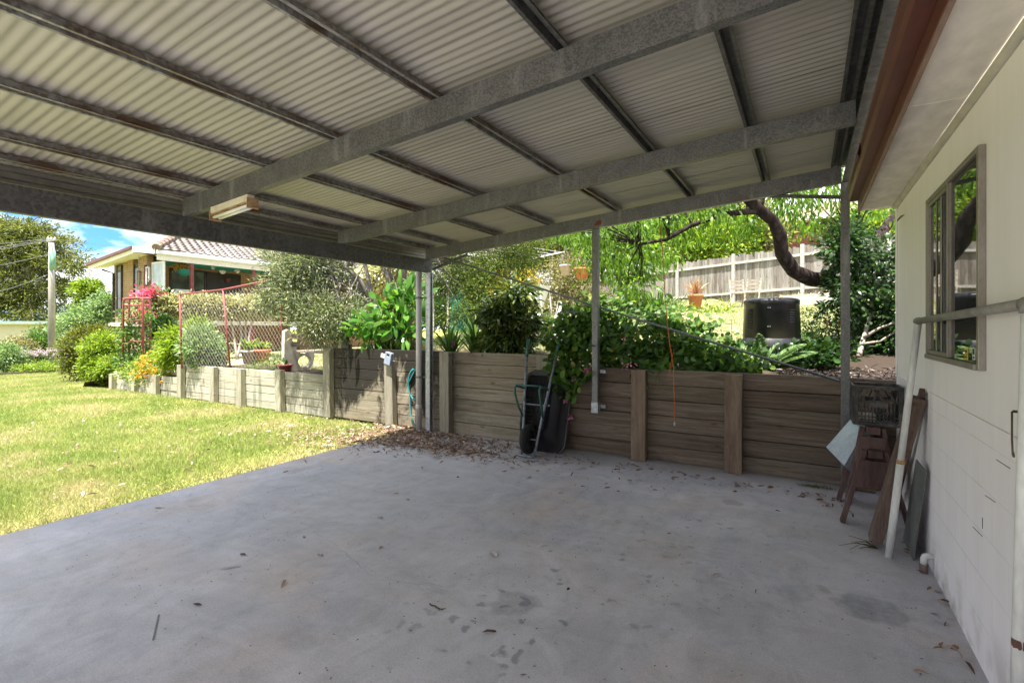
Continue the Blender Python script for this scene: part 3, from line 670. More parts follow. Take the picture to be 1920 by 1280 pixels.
t = NT('red_primer'); t.set((.16,.025,.02), .7); M['primer'] = t.m
mb = MB().prism([(q.x-.04, 5.4575, q.z-.015), (q.x+.045, 5.4575, q.z-.012), (q.x+.05, 5.4575, q.z+.03), (q.x+.02, 5.4575, q.z+.045), (q.x-.01, 5.4575, q.z+.03)], (0, -.0015, 0)); mb.build('primer_patch', M['primer'], cp)
# downpipe beside the corner post
dp = thing('downpipe', 'grey plastic downpipe standing beside the front corner post of the carport', 'downpipe', (-4.82, 5.46, 0))
mb = MB().tube([(-4.82, 5.46, .0), (-4.82, 5.46, 2.30)], .042, 16); mb.build('pipe', M['pvc'], dp, True)
for zz in (.78, 1.92):
    MB().lathe((-4.82, 5.46, zz), [(.0425,0),(.0455,.002),(.0455,.03),(.0425,.032)], 16).box((-4.79,5.49,zz+.004),(-4.70,5.496,zz+.026)).build('bracket', M['galv'], dp)
MB().lathe((-4.82,5.46,.33), [(.0425,0),(.047,.004),(.047,.07),(.0425,.075)], 16).build('joint', M['pvc'], dp, True)
# lamp on the second rafter
L0, L1 = -4.26, -3.74
lt = thing('strip_lamp', 'yellowed twin tube strip light, unlit, fixed under the long rafter', 'lamp', (-3.97, 2.3, zr(-3.97)-.1))
mb = MB(); mb.add([(L0,2.255,zr(L0)-.055),(L1,2.255,zr(L1)-.055),(L1,2.255,zr(L1)-.003),(L0,2.255,zr(L0)-.003),(L0,2.315,zr(L0)-.055),(L1,2.315,zr(L1)-.055),(L1,2.315,zr(L1)-.003),(L0,2.315,zr(L0)-.003)],
   [(0,1,2,3),(7,6,5,4),(0,4,5,1),(3,2,6,7),(0,3,7,4),(1,5,6,2)]); mb.build('housing', M['lampcream'], lt, bevel=.003)
for X in (L0-.004, L1+.004):
    mb = MB(); mb.box((X-.003, 2.25, zr(X)-.112), (X+.003, 2.345, zr(X)-.03)); mb.box((X-.022, 2.26, zr(X)-.107), (X+.018, 2.34, zr(X)-.1))
    mb.build('end_bracket', M['lamprust'], lt)
for Y in (2.278, 2.322):
    MB().tube([(L0+.01, Y, zr(L0)-.085), (L1-.01, Y, zr(L1)-.085)], .0135, 10).build('tube', M['tubeglass'], lt, True)
MB().beam((L0, 2.30, zr(L0)-.062), (L1, 2.30, zr(L1)-.062), .075, .006).build('reflector', M['lamprust'], lt)
# orange pull cord from the back rafter
q0 = PY(1236, 408, 5.50); q1 = PY(1247, 560, 5.45); q2 = PY(1263, 690, 5.42); q3 = PY(1265, 790, 5.42)
pc = thing('pull_cord', 'thin orange cord with a metal end hanging from the back rafter before the timber wall', 'cord', q3)
MB().tube([q0, q0.lerp(q1,.5)+Vector((.01,0,0)), q1, q1.lerp(q2,.6)+Vector((-.01,0,0)), q2, q3], .0042, 6).build('cord', M['orange_cord'], pc, True)
MB().tube([q2+Vector((0,0,.18)), q2+Vector((-.035,0,.02)), q2+Vector((-.05,.0,-.1))], .0035, 6).build('loose_strand', M['orange_cord'], pc, True)
MB().tube([q3, q3+Vector((0,0,-.045))], [.009,.011], 8).build('metal_end', M['galv_light'], pc, True)
# ---------------------------------------------------------------- shed
sh = thing('shed', 'white painted shed with brown gutter along the right side of the carport', 'shed', (.73, 1, 0))
MB().box((.66,-5,0), (.80,5.39,2.60)).box((.80,5.25,0), (6,5.39,2.60)).build('wall', M['shedwall'], sh)
MB().box((.652,-5,1.094), (.659,5.392,1.100)).build('cover_strip', M['shedwall'], sh)
MB().box((.652,5.33,1.104), (.6585,5.396,2.555)).build('corner_trim', M['shedwall'], sh, bevel=.003)
MB().box((.405,-5,2.562), (.659,5.385,2.575)).build('soffit', M['soffit'], sh)
MB().box((.405,-5,2.556), (.66,3.005,2.5618)).box((.405,3.015,2.556), (.66,5.38,2.5618)).build('soffit_sheet', M['soffit'], sh)
mb = MB(); pf = arc((.659,0,2.5555), (-1,0,0), (0,0,-1), .03, 0, math.pi/2, 5); mb.prism([(.659,-5,2.5555)]+[(p.x,-5,p.z) for p in pf], (0,10.38,0)); mb.build('cove_moulding', M['soffit'], sh, True)
MB().box((.384,-5,2.545), (.4045,5.392,2.75)).build('fascia', M['brownfascia'], sh, bevel=.002)
MB().box((.386,-5,2.531), (.4025,5.392,2.5445)).build('fascia_edge', M['pinkedge'], sh)
MB().box((.405,5.386,2.545), (.67,5.392,2.72)).build('barge_board', M['soffit'], sh)
gp = [(.3825,2.742),(.3825,2.625),(.318,2.625),(.312,2.640),(.305,2.655),(.305,2.73),(.299,2.742),(.305,2.75)]
mb = MB()
mb.add([(a_, -5, b_) for a_, b_ in gp]+[(a_, 5.34, b_) for a_, b_ in gp], [(i, i+1, i+9, i+8) for i in range(7)])
mb.prism([(a_, 5.34, b_) for a_, b_ in gp[:7]], (0,.004,0)); gu = mb.build('gutter', M['brownfascia'], sh)
MB().add([(.30,4.05,2.74),(.30,4.28,2.745),(.275,4.15,2.64),(.285,4.02,2.66),(.303,4.05,2.74),(.303,4.28,2.745),(.278,4.15,2.64),(.288,4.02,2.66)],[(0,1,2,3),(7,6,5,4),(0,4,5,1),(1,5,6,2),(2,6,7,3),(3,7,4,0)]).build('bent_flap', M['brownfascia'], gu)
MB().add([(.32,-5.1,2.765),(6,-5.1,3.3),(6,5.5,3.3),(.32,5.5,2.765),(.32,-5.1,2.775),(6,-5.1,3.31),(6,5.5,3.31),(.32,5.5,2.775)],[(0,3,2,1),(4,5,6,7),(0,1,5,4),(1,2,6,5),(2,3,7,6),(3,0,4,7)]).build('roof', M['sheet'], sh)
# window
Y0, Y1, Z0, Z1, YM = 2.873, 3.985, 1.315, 2.292, 3.43
wn = MB(); f = .027
wn.box((.632,Y0,Z0), (.6595,Y0+f,Z1)); wn.box((.632,Y1-f,Z0), (.6595,Y1,Z1)); wn.box((.632,Y0+f,Z1-f), (.6595,Y1-f,Z1)); wn.box((.622,Y0+f,Z0), (.6595,Y1-f,Z0+f))
win = wn.build('window', M['alum'], sh, bevel=.003)
def ring(x0, x1, y0, y1, z0, z1, f):
    m = MB(); m.box((x0,y0,z0),(x1,y0+f,z1)); m.box((x0,y1-f,z0),(x1,y1,z1)); m.box((x0,y0+f,z1-f),(x1,y1-f,z1)); m.box((x0,y0+f,z0),(x1,y1-f,z0+f)); return m
ring(.638,.656, YM-.02, Y1-f-.001, Z0+f+.001, Z1-f-.001, .022).build('sash', M['alum'], win, bevel=.002)
MB().box((.631,YM-.016,Z0+f+.001),(.6375,YM+.010,Z1-f-.001)).build('mullion', M['alum'], win, bevel=.002)
MB().box((.645,YM+.20,Z0+f+.024),(.6495,YM+.222,Z1-f-.024)).box((.645,YM+.33,Z0+f+.024),(.6495,YM+.345,Z1-f-.024)).build('track', M['alum'], win, bevel=.002)
MB().box((.650,YM+.003,Z0+f+.0235),(.653,Y1-f-.0235,Z1-f-.0235)).build('pane', M['glass'], win)
MB().box((.646,Y0+f+.001,Z0+f+.001),(.649,YM-.022,Z1-f-.001)).build('pane', M['glass'], win)
q = PX(1812, 663, .6455); q2 = PX(1826, 663, .6455)
st_ = MB().box((.6445,q.y-.026,q.z-.028),(.6455,q.y+.026,q.z+.028)).build('sticker', M['yellow'], win)
MB().box((.6438,q.y-.016,q.z+.004),(.6444,q.y+.018,q.z+.018)).box((.6438,q.y-.018,q.z-.006),(.6444,q.y+.008,q.z-.001)).box((.6438,q.y-.014,q.z-.02),(.6444,q.y+.018,q.z-.011)).build('print', M['ink'], st_)
st2 = MB().box((.6445,q2.y-.022,q2.z-.028),(.6455,q2.y+.022,q2.z+.028)).build('sticker', M['white'], win)
MB().box((.6438,q2.y-.016,q2.z-.004),(.6444,q2.y+.016,q2.z+.022)).box((.6438,q2.y-.014,q2.z-.022),(.6444,q2.y+.010,q2.z-.012)).build('print', M['ink'], st2)
# cabin hook, rust mark
q = PX(1906, 772, .65)
mb = MB(); mb.tube([q+Vector((0,.012,0)), q+Vector((-.012,0,0)), q+Vector((-.012,0,-.1)), q+Vector((-.010,.0,-.155)), q+Vector((-.004,.012,-.165)), q+Vector((-.004,.022,-.15))], .0035, 6); mb.lathe(q+Vector((.0,.012,-.004)), [(.008,0),(.008,.008)], 8)
mb.build('cabin_hook', M['twig'], sh, True)
t = NT('rust_mark'); t.set((.10,.05,.035), .9); M['rustmark'] = t.m
# scratches and nail marks left on the paint
for (u0, v0, u1, v1) in [(1868,861,1894,878),(1847,928,1866,941),(1842,970,1842,990),(1824,987,1842,1005)]:
    MB().beam(PX(u0,v0,.6585), PX(u1,v1,.6585), .002, .0016, (1,0,0)).build('scratch', M['ink'], sh)
# S hook, stub pipe
q = PX(1694, 408, .655)
mb = MB().tube([q+Vector((0,.03,.02)), q+Vector((-.02,.05,0)), q+Vector((-.035,.03,-.02)), q+Vector((-.035,0,-.012)), q+Vector((-.02,-.02,.01)), q+Vector((0,-.03,.015))], .0035, 6)
tag(mb.build('wall_hook', M['twig'], None, True), 'small curled wire hook on the shed wall near its far top corner', 'hook')
q = PX(1727, 1050, .6)
wp = thing('waste_pipe', 'short white plastic pipe elbow at the foot of the shed wall', 'pipe', (.60, q.y, 0))
MB().tube([(.66,q.y,.105), (.632,q.y,.107), (.618,q.y,.099), (.613,q.y,.084), (.613,q.y,.05)], [.017,.018,.019,.018,.017], 12).build('elbow', M['pvc_white'], wp, True)
MB().tube([(.613,q.y,0), (.613,q.y,.052)], .022, 12).build('socket', M['plank'], wp, True)
# ---------------------------------------------------------------- timber retaining walls
def sleeper_wall(name, label, xs, z0, z1, nb, mat, pmat, posts, jit=.006, pw=.165, Y=5.66):
    w_ = thing(name, label, 'retaining wall', ((xs[0]+xs[-1])/2, Y, z0))
    mb = MB(); h = (z1-z0)/nb
    for a_, b_ in zip(xs[:-1], xs[1:]):
        for k in range(nb):
            dy = random.uniform(-jit, jit); dz = random.uniform(-.003, .003)
            mb.box((a_+.002, Y+dy, z0+k*h+.003+dz), (b_-.002, Y+.055+dy, z0+(k+1)*h-.003+dz))
    mb.build('boards', M[mat], w_, bevel=.005)
    for (x_, top, lean) in posts:
        m2 = MB(); c = Vector((x_, Y-.062, z0)); e = Vector((x_+lean, Y-.058+.0, top))
        m2.obb((c+e)/2, ((e-c)/2).to_tuple(), (pw/2,0,0), (0,.05,0)); m2.build('post', M[pmat], w_, bevel=.006)
    return w_
sleeper_wall('retaining_wall', 'dark brown timber retaining wall at the back of the carport below the vine', [-2.93,-1.65,-.65,.45,2.2], .003, 1.03, 6, 'board', 'wpost', [(-1.65,1.025,0),(-.66,1.02,0),(.45,1.0,0)])
sleeper_wall('retaining_wall', 'tall mould stained timber retaining wall behind the corner post, blackened at its top', [-6.95,-5.5,-4.42,-2.95], .003, 1.165, 7, 'board_stain', 'wpost_mid', [(-6.93,1.15,-.02),(-5.50,1.0,-.03),(-4.43,1.16,-.01),(-2.87,1.16,0)])
sleeper_wall('retaining_wall', 'low sun bleached timber retaining wall along the lawn below the bench', [-11.75,-10.45,-9.48,-8.25,-6.98], -.02, .70, 5, 'board_pale', 'wpost_pale', [(-8.25,.735,-.03),(-9.48,.71,-.02),(-10.45,.71,0),(-11.75,.70,0)], .008)
sleeper_wall('retaining_wall', 'lowest timber edging wall holding the orange flowered bed beside the lawn', [-15.2,-13.9,-12.85,-11.78], -.06, .40, 3, 'board_pale', 'wpost_pale', [(-12.85,.42,0),(-13.9,.41,.02),(-15.1,.34,0)], .012)
# ---------------------------------------------------------------- wheelbarrow leaning on the wall
B0 = Vector((-2.80, 5.05, 0)); TOPC = Vector((-2.82, 5.50, 1.37)); AL = (TOPC-B0); BL = AL.length; AL.normalize()
ASd = Vector((1, 0, 0)); AN = ASd.cross(AL); AN = -AN if AN.y > 0 else AN; AN.normalize()
wbr = thing('wheelbarrow', 'black tray wheelbarrow with green legs stood on its nose against the timber wall', 'wheelbarrow', B0)
def wb(s, l, n): return B0+ASd*s+AL*l+AN*n
for sg in (-1, 1):
    MB().tube([wb(sg*.085,.0+.02,.0), wb(sg*.105,.30,.0), wb(sg*.15,.70,.0), wb(sg*.205,1.24,.0)], .0165, 8).build('frame_rail', M['barrow_frame'], wbr, True)
    MB().tube([wb(sg*.202,1.20,0), wb(sg*.218,1.43,0)], .0195, 10).build('handle_grip', M['green_paint'], wbr, True)
    # looped leg: out from the rail, across, back to the rail
    MB().tube([wb(sg*.135,.46,.0), wb(sg*.155,.56,.11), wb(sg*.165,.70,.225), wb(sg*.165,.755,.245), wb(sg*.165,.785,.225), wb(sg*.165,.80,.12), wb(sg*.165,.80,.02)], .0125, 8).build('leg', M['green_paint'], wbr, True)
MB().tube([wb(-.165,.80,.215), wb(.165,.80,.215)], .0115, 8).build('leg_crossbar', M['green_paint'], wbr, True)
MB().tube([wb(-.085,.03,0), wb(-.085,.012,.03), wb(-.06,.008,.04), wb(.06,.008,.04), wb(.085,.012,.03), wb(.085,.03,0)], .0125, 8).build('nose_bar', M['barrow_frame'], wbr, True)
# wheel: axle along s
wc = (.205, .03); R = .178
def tor(R0, r0, l0, n0, wd=1.0, nm=28, nn=10):
    m = MB(); vs = []
    for i in range(nm):
        a = 2*math.pi*i/nm
        for j in range(nn):
            b = 2*math.pi*j/nn; rr = R0+r0*math.cos(b)
            vs.append(wb(r0*wd*math.sin(b), l0+rr*math.cos(a), n0+rr*math.sin(a)))
    m.add(vs, [(i*nn+j, i*nn+(j+1) % nn, ((i+1) % nm)*nn+(j+1) % nn, ((i+1) % nm)*nn+j) for i in range(nm) for j in range(nn)]); return m
wh = tor(.135, .043, *wc, 1.05).build('wheel', M['rubber'], wbr, True)
mb = MB()
for s0 in (-.018, .018):
    ring_ = [wb(s0+ (.012 if s0 > 0 else -.012)*(k == 0), wc[0]+r_*math.cos(2*math.pi*i/20), wc[1]+r_*math.sin(2*math.pi*i/20)) for k, r_ in ((0,.03),(1,.10)) for i in range(20)]
    mb.add(ring_, [(i, (i+1) % 20, 20+(i+1) % 20, 20+i) for i in range(20)]+[tuple(range(20))])
mb.build('rim', M['black_plastic'], wh)
MB().tube([wb(-.10,*wc), wb(.10,*wc)], .010, 8).build('axle', M['galv'], wbr, True)
# tray: rounded pan opening to the wall (towards -n), ribbed floor towards the camera
def rrect(hs, l0, l1, r, n, k=6):
    out = []
    for cx, cl, t0 in ((hs-r, l1-r, 0), (-hs+r, l1-r, math.pi/2), (-hs+r, l0+r, math.pi), (hs-r, l0+r, 1.5*math.pi)):
        out += [wb(cx+r*math.cos(t0+math.pi/2*i/k), cl+r*math.sin(t0+math.pi/2*i/k), n) for i in range(k+1)]
    return out
rings = [rrect(.16,.33,.98,.06,-.03), rrect(.20,.29,1.03,.09,-.055), rrect(.25,.17,1.09,.12,-.19), rrect(.285,.10,1.13,.15,-.295), rrect(.305,.075,1.15,.16,-.30), rrect(.305,.075,1.15,.16,-.32), rrect(.28,.10,1.125,.15,-.315), rrect(.24,.18,1.08,.12,-.20), rrect(.15,.34,.97,.06,-.045)]
m = len(rings[0]); mb = MB(); vs = [p for r_ in rings for p in r_]
mb.add(vs, [(i*m+j, i*m+(j+1) % m, (i+1)*m+(j+1) % m, (i+1)*m+j) for i in range(len(rings)-1) for j in range(m)]+[tuple(range(m)), tuple(range((len(rings)-1)*m, len(rings)*m))[::-1]])
tray = mb.build('tray', M['black_plastic'], wbr, True)
mb = MB()
for k in range(9): mb.beam(wb(-.14+.035*k,.36,-.029), wb(-.14+.035*k,.95,-.029), .006, .004, AN)
for k in range(14): mb.beam(wb(-.145,.37+.044*k,-.0285), wb(.145,.37+.044*k,-.0285), .006, .004, AN)
mb.build('floor_rib', M['rubber'], tray)
M['rim'] = mottled('lighter_tray_rim', (.03,.03,.035), (.07,.07,.08), 14, .35, 0, .5, .05)  # rim a lighter grey than the tray
MB().tube(rrect(.312,.068,1.157,.165,-.308), .013, 8, closed=True).build('tray_rim', M['rim'], tray, True)
MB().tube([wb(-.19,.62,.0), wb(-.19,.62,-.03), wb(.19,.62,-.03), wb(.19,.62,.0)], .010, 6).build('tray_strap', M['barrow_frame'], wbr)
# ---------------------------------------------------------------- corner pile: trestles, crate, planks, poles, sheets
def trestle(name, label, y0, y1, zt, spread, xc, z0=0.0):
    t_ = thing(name, label, 'trestle', (xc, (y0+y1)/2, z0))
    MB().box((xc-.045, y0-.06, zt-.055), (xc+.045, y1+.03, zt)).build('beam', M['old_red'], t_, bevel=.005)
    for y_ in (y0, y1):
        for sg in (-1, 1):
            m2 = MB().beam((xc+sg*spread, y_-.04, z0), (xc+sg*.065, y_, zt-.01), .032, .075, (0,1,0)); m2.build('leg', M['old_red'], t_, bevel=.004)
    yy_ = y0-.022
    def sx(z): return .065+(spread-.065)*(zt-.01-z)/(zt-.01-z0)
    m2 = MB(); za, zb = zt-.285, zt-.075
    m2.prism([(xc-sx(za)-.015, yy_-.036, za), (xc+sx(za)+.015, yy_-.036, za), (xc+sx(zb)+.005, yy_-.028, zb), (xc-sx(zb)-.005, yy_-.028, zb)], (0,-.016,0)); m2.build('gusset', M['old_red'], t_, bevel=.002)
    m2 = MB(); m2.prism([(xc-sx(za)-.015, y1+.036, za), (xc+sx(za)+.015, y1+.036, za), (xc+sx(zb)+.005, y1+.028, zb), (xc-sx(zb)-.005, y1+.028, zb)], (0,.016,0)); m2.build('gusset', M['old_red'], t_, bevel=.002)
    return t_
trestle('trestle', 'old red brown timber trestle standing lowest on the floor in the far corner', 4.66, 5.22, .575, .21, .44)
trestle('trestle', 'old red brown timber trestle stacked over the lower one and carrying the crate', 4.76, 5.30, .735, .165, .435, .16)
# milk crate
cx0, cx1, cy0, cy1, cz0, cz1 = .315, .625, 4.77, 5.09, .737, 1.045
ck = thing('milk_crate', 'dusty black plastic milk crate standing on top of the stacked trestles', 'crate', ((cx0+cx1)/2, (cy0+cy1)/2, cz0))
mb = MB(); th = .012
mb.box((cx0,cy0,cz0),(cx1,cy1,cz0+.012))
mb.build('base', M['crate'], ck)
def wall_grid(fn, W):
    """one openwork side: posts, rim, solid name plate, fine bars below, braces above"""
    m = MB(); H = cz1-cz0
    def bar(a0, b0, a1, b1, w_=.008, d_=.010): 
        p, q = Vector(fn(a0, b0)), Vector(fn(a1, b1)); n_ = (Vector(fn(0,0,1))-Vector(fn(0,0,0))); m.beam(p, q, w_, d_, n_)
    bar(0,H-.012,W,H-.012,.024,.018); bar(0,.012,W,.012,.022,.014); bar(.014,0.023,.014,H-.024,.028,.016); bar(W-.014,.023,W-.014,H-.024,.028,.016)
    for k in range(1, 11): bar(.028+(W-.056)*k/11,.023,.028+(W-.056)*k/11,H*.60)
    for zz in (.10, .19, .30): bar(.028,H*zz*1.0+.012,W-.028,H*zz+.012,.007)
    bar(.028,H*.61,W-.028,H*.61,.012)
    bar(W*.30,H*.53,W*.70,H*.53,.04,.008)
    for a_, b_ in ((.06,.0),(.38,.5),(.62,.5),(.94,1.0)): bar(.028+(W-.056)*a_,H*.62,.028+(W-.056)*b_,H*.90,.012)
    bar(W*.16,H*.62,W*.30,H*.90,.012); bar(W*.84,H*.62,W*.70,H*.90,.012)
    return m
wall_grid(lambda a, b, n=0: (cx0+a, cy0+n, cz0+b), cx1-cx0).build('side', M['crate'], ck)
wall_grid(lambda a, b, n=0: (cx0+a, cy1+n, cz0+b), cx1-cx0).build('side', M['crate'], ck)
wall_grid(lambda a, b, n=0: (cx0+n, cy0+.012+a, cz0+b), cy1-cy0-.024).build('side', M['crate'], ck)
wall_grid(lambda a, b, n=0: (cx1+n, cy0+.012+a, cz0+b), cy1-cy0-.024).build('side', M['crate'], ck)
tag(MB().box((cx0+.03,cy0+.10,cz0+.0125),(cx0+.15,cy0+.24,cz0+.075)).build('paper_packet', M['conc'], None, bevel=.004), 'small white packet lying inside the black milk crate', 'packet')
# folded sheet of galvanised tin hung under the crate on the trestle
A_ = PY(1599, 781, 5.0); B_ = PY(1549, 838, 4.95); C_ = PY(1583, 873, 4.76); D_ = PY(1625, 799, 4.80); E_ = PY(1597, 887, 4.86); F_ = PY(1640, 801, 4.88)
mb = MB(); vs = [A_, B_, C_, D_, F_, E_]; n_ = Vector((0,.0016,.0006))
mb.add(vs+[p+n_ for p in vs], [(0,1,2,3),(3,2,5,4),(9,8,7,6),(10,11,8,9),(0,6,7,1),(1,7,8,2),(2,8,11,5),(5,11,10,4),(4,10,9,3),(3,9,6,0)])
tag(mb.build('tin_sheet', M['tin'], None), 'bent sheet of blue grey tin hanging off the trestle below the crate', 'sheet metal')
# planks, poles, boards leaning on the shed wall
def leaner(name, label, cat, a, b, w_, h_, mat, up=(1,0,0)):
    return tag(MB().beam(a, b, w_, h_, up).build(name, M[mat], None, bevel=.006), label, cat)
leaner('leaning_plank', 'thick bare hardwood plank leaning on the shed wall behind the white pipe', 'plank', G(1641,1022)+Vector((0,.02,.03)), PX(1722,745,.617), .10, .075, 'plank')
leaner('leaning_plank', 'narrow dark batten leaning highest against the shed wall', 'plank', G(1676,960)+Vector((0,0,.02)), PX(1730,733,.635), .055, .03, 'old_red')
leaner('leaning_plank', 'grey weathered slat lying low behind the white pipe in the corner', 'plank', PX(1700,985,.60)+Vector((0,0,.0)), PX(1672,880,.50), .07, .02, 'old_red')
# steel and plastic pole: upright part and the long arm along the wall
pt = PX(1722, 602, .585); pb = G(1666, 1044)
pl = thing('leaning_pole', 'pale pipe leaning on the shed wall with a long arm reaching along it', 'pole', pb)
m0 = pb.lerp(pt, .42)
MB().tube([pb, m0], .0215, 12).build('lower_pipe', M['pvc_white'], pl, True)
MB().tube([m0, pt], .0185, 12).build('upper_pipe', M['pvc_white'], pl, True)
MB().tube([m0-Vector((0,0,.012)), m0+Vector((0,0,.012))], .0235, 12).build('rusty_clip', M['lamprust'], pl, True)
pe = PX(1930, 569, .585); pf2 = PX(1909, 1280, .56); pg = pe+(pf2-pe)*(pe.z/(pe.z-pf2.z))
MB().tube([pt+Vector((0,.02,0)), pe], .0195, 12).build('arm', M['pipe'], pl, True)
MB().tube([pe, pg], .0185, 12).build('upright', M['pvc_white'], pl, True)
MB().tube([pe+(pt-pe).normalized()*.03, pe, pe+(pg-pe).normalized()*.03], .0235, 12).build('elbow', M['pipe'], pl, True)
q = PX(1906, 1178, .583); q = pe+(pg-pe)*((pe.z-q.z)/pe.z); n = 9
t = NT('rust_mark'); t.set((.10,.05,.035), .9); M['rustmark'] = t.m
MB().lathe(q, [(.0187,-.012),(.0192,-.006),(.0190,.010),(.0187,.016)], 10).build('rust_ring', M['rustmark'], pl)
MB().tube([pt+Vector((0,.026,0)), pt+Vector((0,-.02,.001))], .0235, 12).build('elbow', M['pipe'], pl, True)
# grey sheet on edge against the wall
a_ = G(1727,1044); b_ = PX(1711,868,.585); c_ = PX(1738,888,.64)
mb = MB(); q = [G(1693,1010)+Vector((0,0,.0)), G(1712,1050), PX(1736,884,.635), PX(1717,860,.60)]
mb.prism(q, (.006,.003,0)); tag(mb.build('fibre_sheet', M['greyboard'], None), 'dark grey flat sheet standing on edge against the shed wall', 'sheet')
# ---------------------------------------------------------------- things fixed on the retaining wall
hs_ = thing('garden_hose', 'short teal hose looped over a nail on the stained timber wall', 'hose', PY(776,740,5.64))
c = PY(778, 720, 5.63); ptsh = []
for k in range(2):
    ptsh += [c+Vector((.135*math.cos(t_)*(1-.1*k), -.012*k, .235*math.sin(t_)*(1-.05*k))) for t_ in np.linspace(math.pi*.5, math.pi*2.45, 22)]
ptsh += [c+Vector((-.12,0,.02)), c+Vector((-.10,0,-.2)), c+Vector((-.09,-.01,-.42)), c+Vector((.0,-.02,-.60)), c+Vector((.10,-.04,-.66))]
MB().tube(ptsh, .0095, 8).build('hose', M['teal'], hs_, True)
MB().tube([c+Vector((0,.03,.235)), c+Vector((0,-.05,.245))], .007, 6).build('nail', M['galv'], hs_, True)
q = PY(729, 672, 5.52)
bx_ = thing('post_box', 'blue grey plastic hose holder tilted on top of a timber wall post', 'holder', q)
rot = Matrix.Rotation(.22, 3, 'Y')
def rb(m, a, b):
    c_ = (Vector(a)+Vector(b))/2; h = (Vector(b)-Vector(a))/2
    m.obb(q+rot @ c_, rot @ Vector((h.x,0,0)), rot @ Vector((0,h.y,0)), rot @ Vector((0,0,h.z)))
m = MB(); rb(m, (-.065,-.03,-.095), (.065,.03,.035)); m.build('body', M['greybox'], bx_, bevel=.008)
m = MB(); rb(m, (-.065,-.03,.036), (-.025,.03,.095)); rb(m, (.025,-.03,.036), (.065,.03,.095)); rb(m, (-.0245,-.03,.07), (.0245,.03,.095)); m.build('grip', M['greybox'], bx_, bevel=.006)
m = MB(); rb(m, (-.17,-.005,-.02), (-.066,.02,.04)); m.build('side_plate', M['conc'], bx_)
# ---------------------------------------------------------------- garden behind the wall
def plant(name, label, cat, base, group=None): return thing(name, label, cat, base, group)
def bush(name, label, ells, ncl, per, cr, L, W, shape, mat, cat='shrub', stems=5, sr=.02, bark='twig', base=None, group=None, flat=.6, droop=0, shell=.75):
    """a shrub: stems and a crown of separate leaves"""
    e = np.array([q[0] for q in ells], float); b = base if base is not None else Vector((e[:,0].mean(), e[:,1].mean(), 0))
    b = Vector((b[0], b[1], b[2] if base is not None else float(up_h(b[0], b[1]))))
    t_ = thing(name, label, cat, b, group)
    pos, out, cl = crown(ells, ncl, per, cr, shell)
    if droop: out[:,2] -= droop
    leaves('foliage', pos, out, L*(.6+.7*RS.rand(len(pos))), W*(.6+.7*RS.rand(len(pos))), shape, M[mat], t_, flat=flat)
    if stems:
        mb = MB(); limbs(mb, b+Vector((0,0,-.03)), cl, stems, sr); mb.build('stems', M[bark], t_, True)
    return t_
# bottlebrush: grey green feathery shrub overhanging the bench
bq = onT(P(735, 655, 9.0))
t_ = thing('bottlebrush_shrub', 'grey green fine leaved shrub with bare twisted trunks leaning over the bench', 'shrub', bq)
E_ = [(tuple(P(575,500,8.7)), (.5,.45,.4)), (tuple(P(560,545,8.7)), (.55,.5,.55)), (tuple(P(600,600,8.4)), (.42,.45,.45)), (tuple(P(640,590,8.5)), (.38,.4,.40)), (tuple(P(540,500,8.9)), (.5,.5,.45)), (tuple(P(520,560,8.8)), (.22,.3,.45)), (tuple(P(620,515,8.9)), (.45,.5,.45)), (tuple(P(600,420,9.0)), (.7,.7,.5)), (tuple(P(720,430,9.0)), (.9,.7,.45))]
pos, out, cl = crown(E_, 620, 50, .17, .55)
leaves('foliage', pos, out, .06+.04*RS.rand(len(pos)), .013+.006*RS.rand(len(pos)), 'kite', M['l_bottle'], t_)
mb = MB()
def trunkto(mb, pts, r0, r1, n=8, jit=.03):
    pts = [Vector(p)+Vector(RS.normal(size=3)*jit*(0 < i < len(pts)-1)) for i, p in enumerate(pts)]
    k = len(pts); out_ = []
    for i in range(k-1):
        for s_ in range(3): out_.append(pts[i].lerp(pts[i+1], s_/3))
    out_.append(pts[-1]); m_ = len(out_)
    mb.tube(out_, [r0+(r1-r0)*i/(m_-1) for i in range(m_)], n)
    return out_
trunkto(mb, [bq, P(712,600,9.0), P(695,560,9.0), P(672,525,8.9), P(640,490,8.9), P(600,440,8.9)], .075, .03)
trunkto(mb, [P(697,565,9.0), P(690,520,9.1), P(682,480,9.1), P(676,420,9.1)], .05, .025)
trunkto(mb, [P(700,575,9.0), P(672,555,8.8), P(640,530,8.7), P(600,520,8.6)], .035, .012)
trunkto(mb, [P(708,590,9.0), P(680,580,8.7), P(640,575,8.5), P(600,585,8.4)], .03, .010)
trunkto(mb, [P(715,610,9.0), P(680,615,8.7), P(650,630,8.5)], .025, .008)
for k in range(34):
    c_ = Vector(cl[RS.randint(len(cl))]); s_ = [P(690,555,9.0), P(672,525,8.9), P(640,530,8.7), P(640,575,8.5), P(655,505,8.9)][k % 5]
    trunkto(mb, [s_, s_.lerp(c_,.5)+Vector((0,0,.08)), c_], .018, .004, 5, .06)
mb.build('trunk', M['bark_grey'], t_, True)
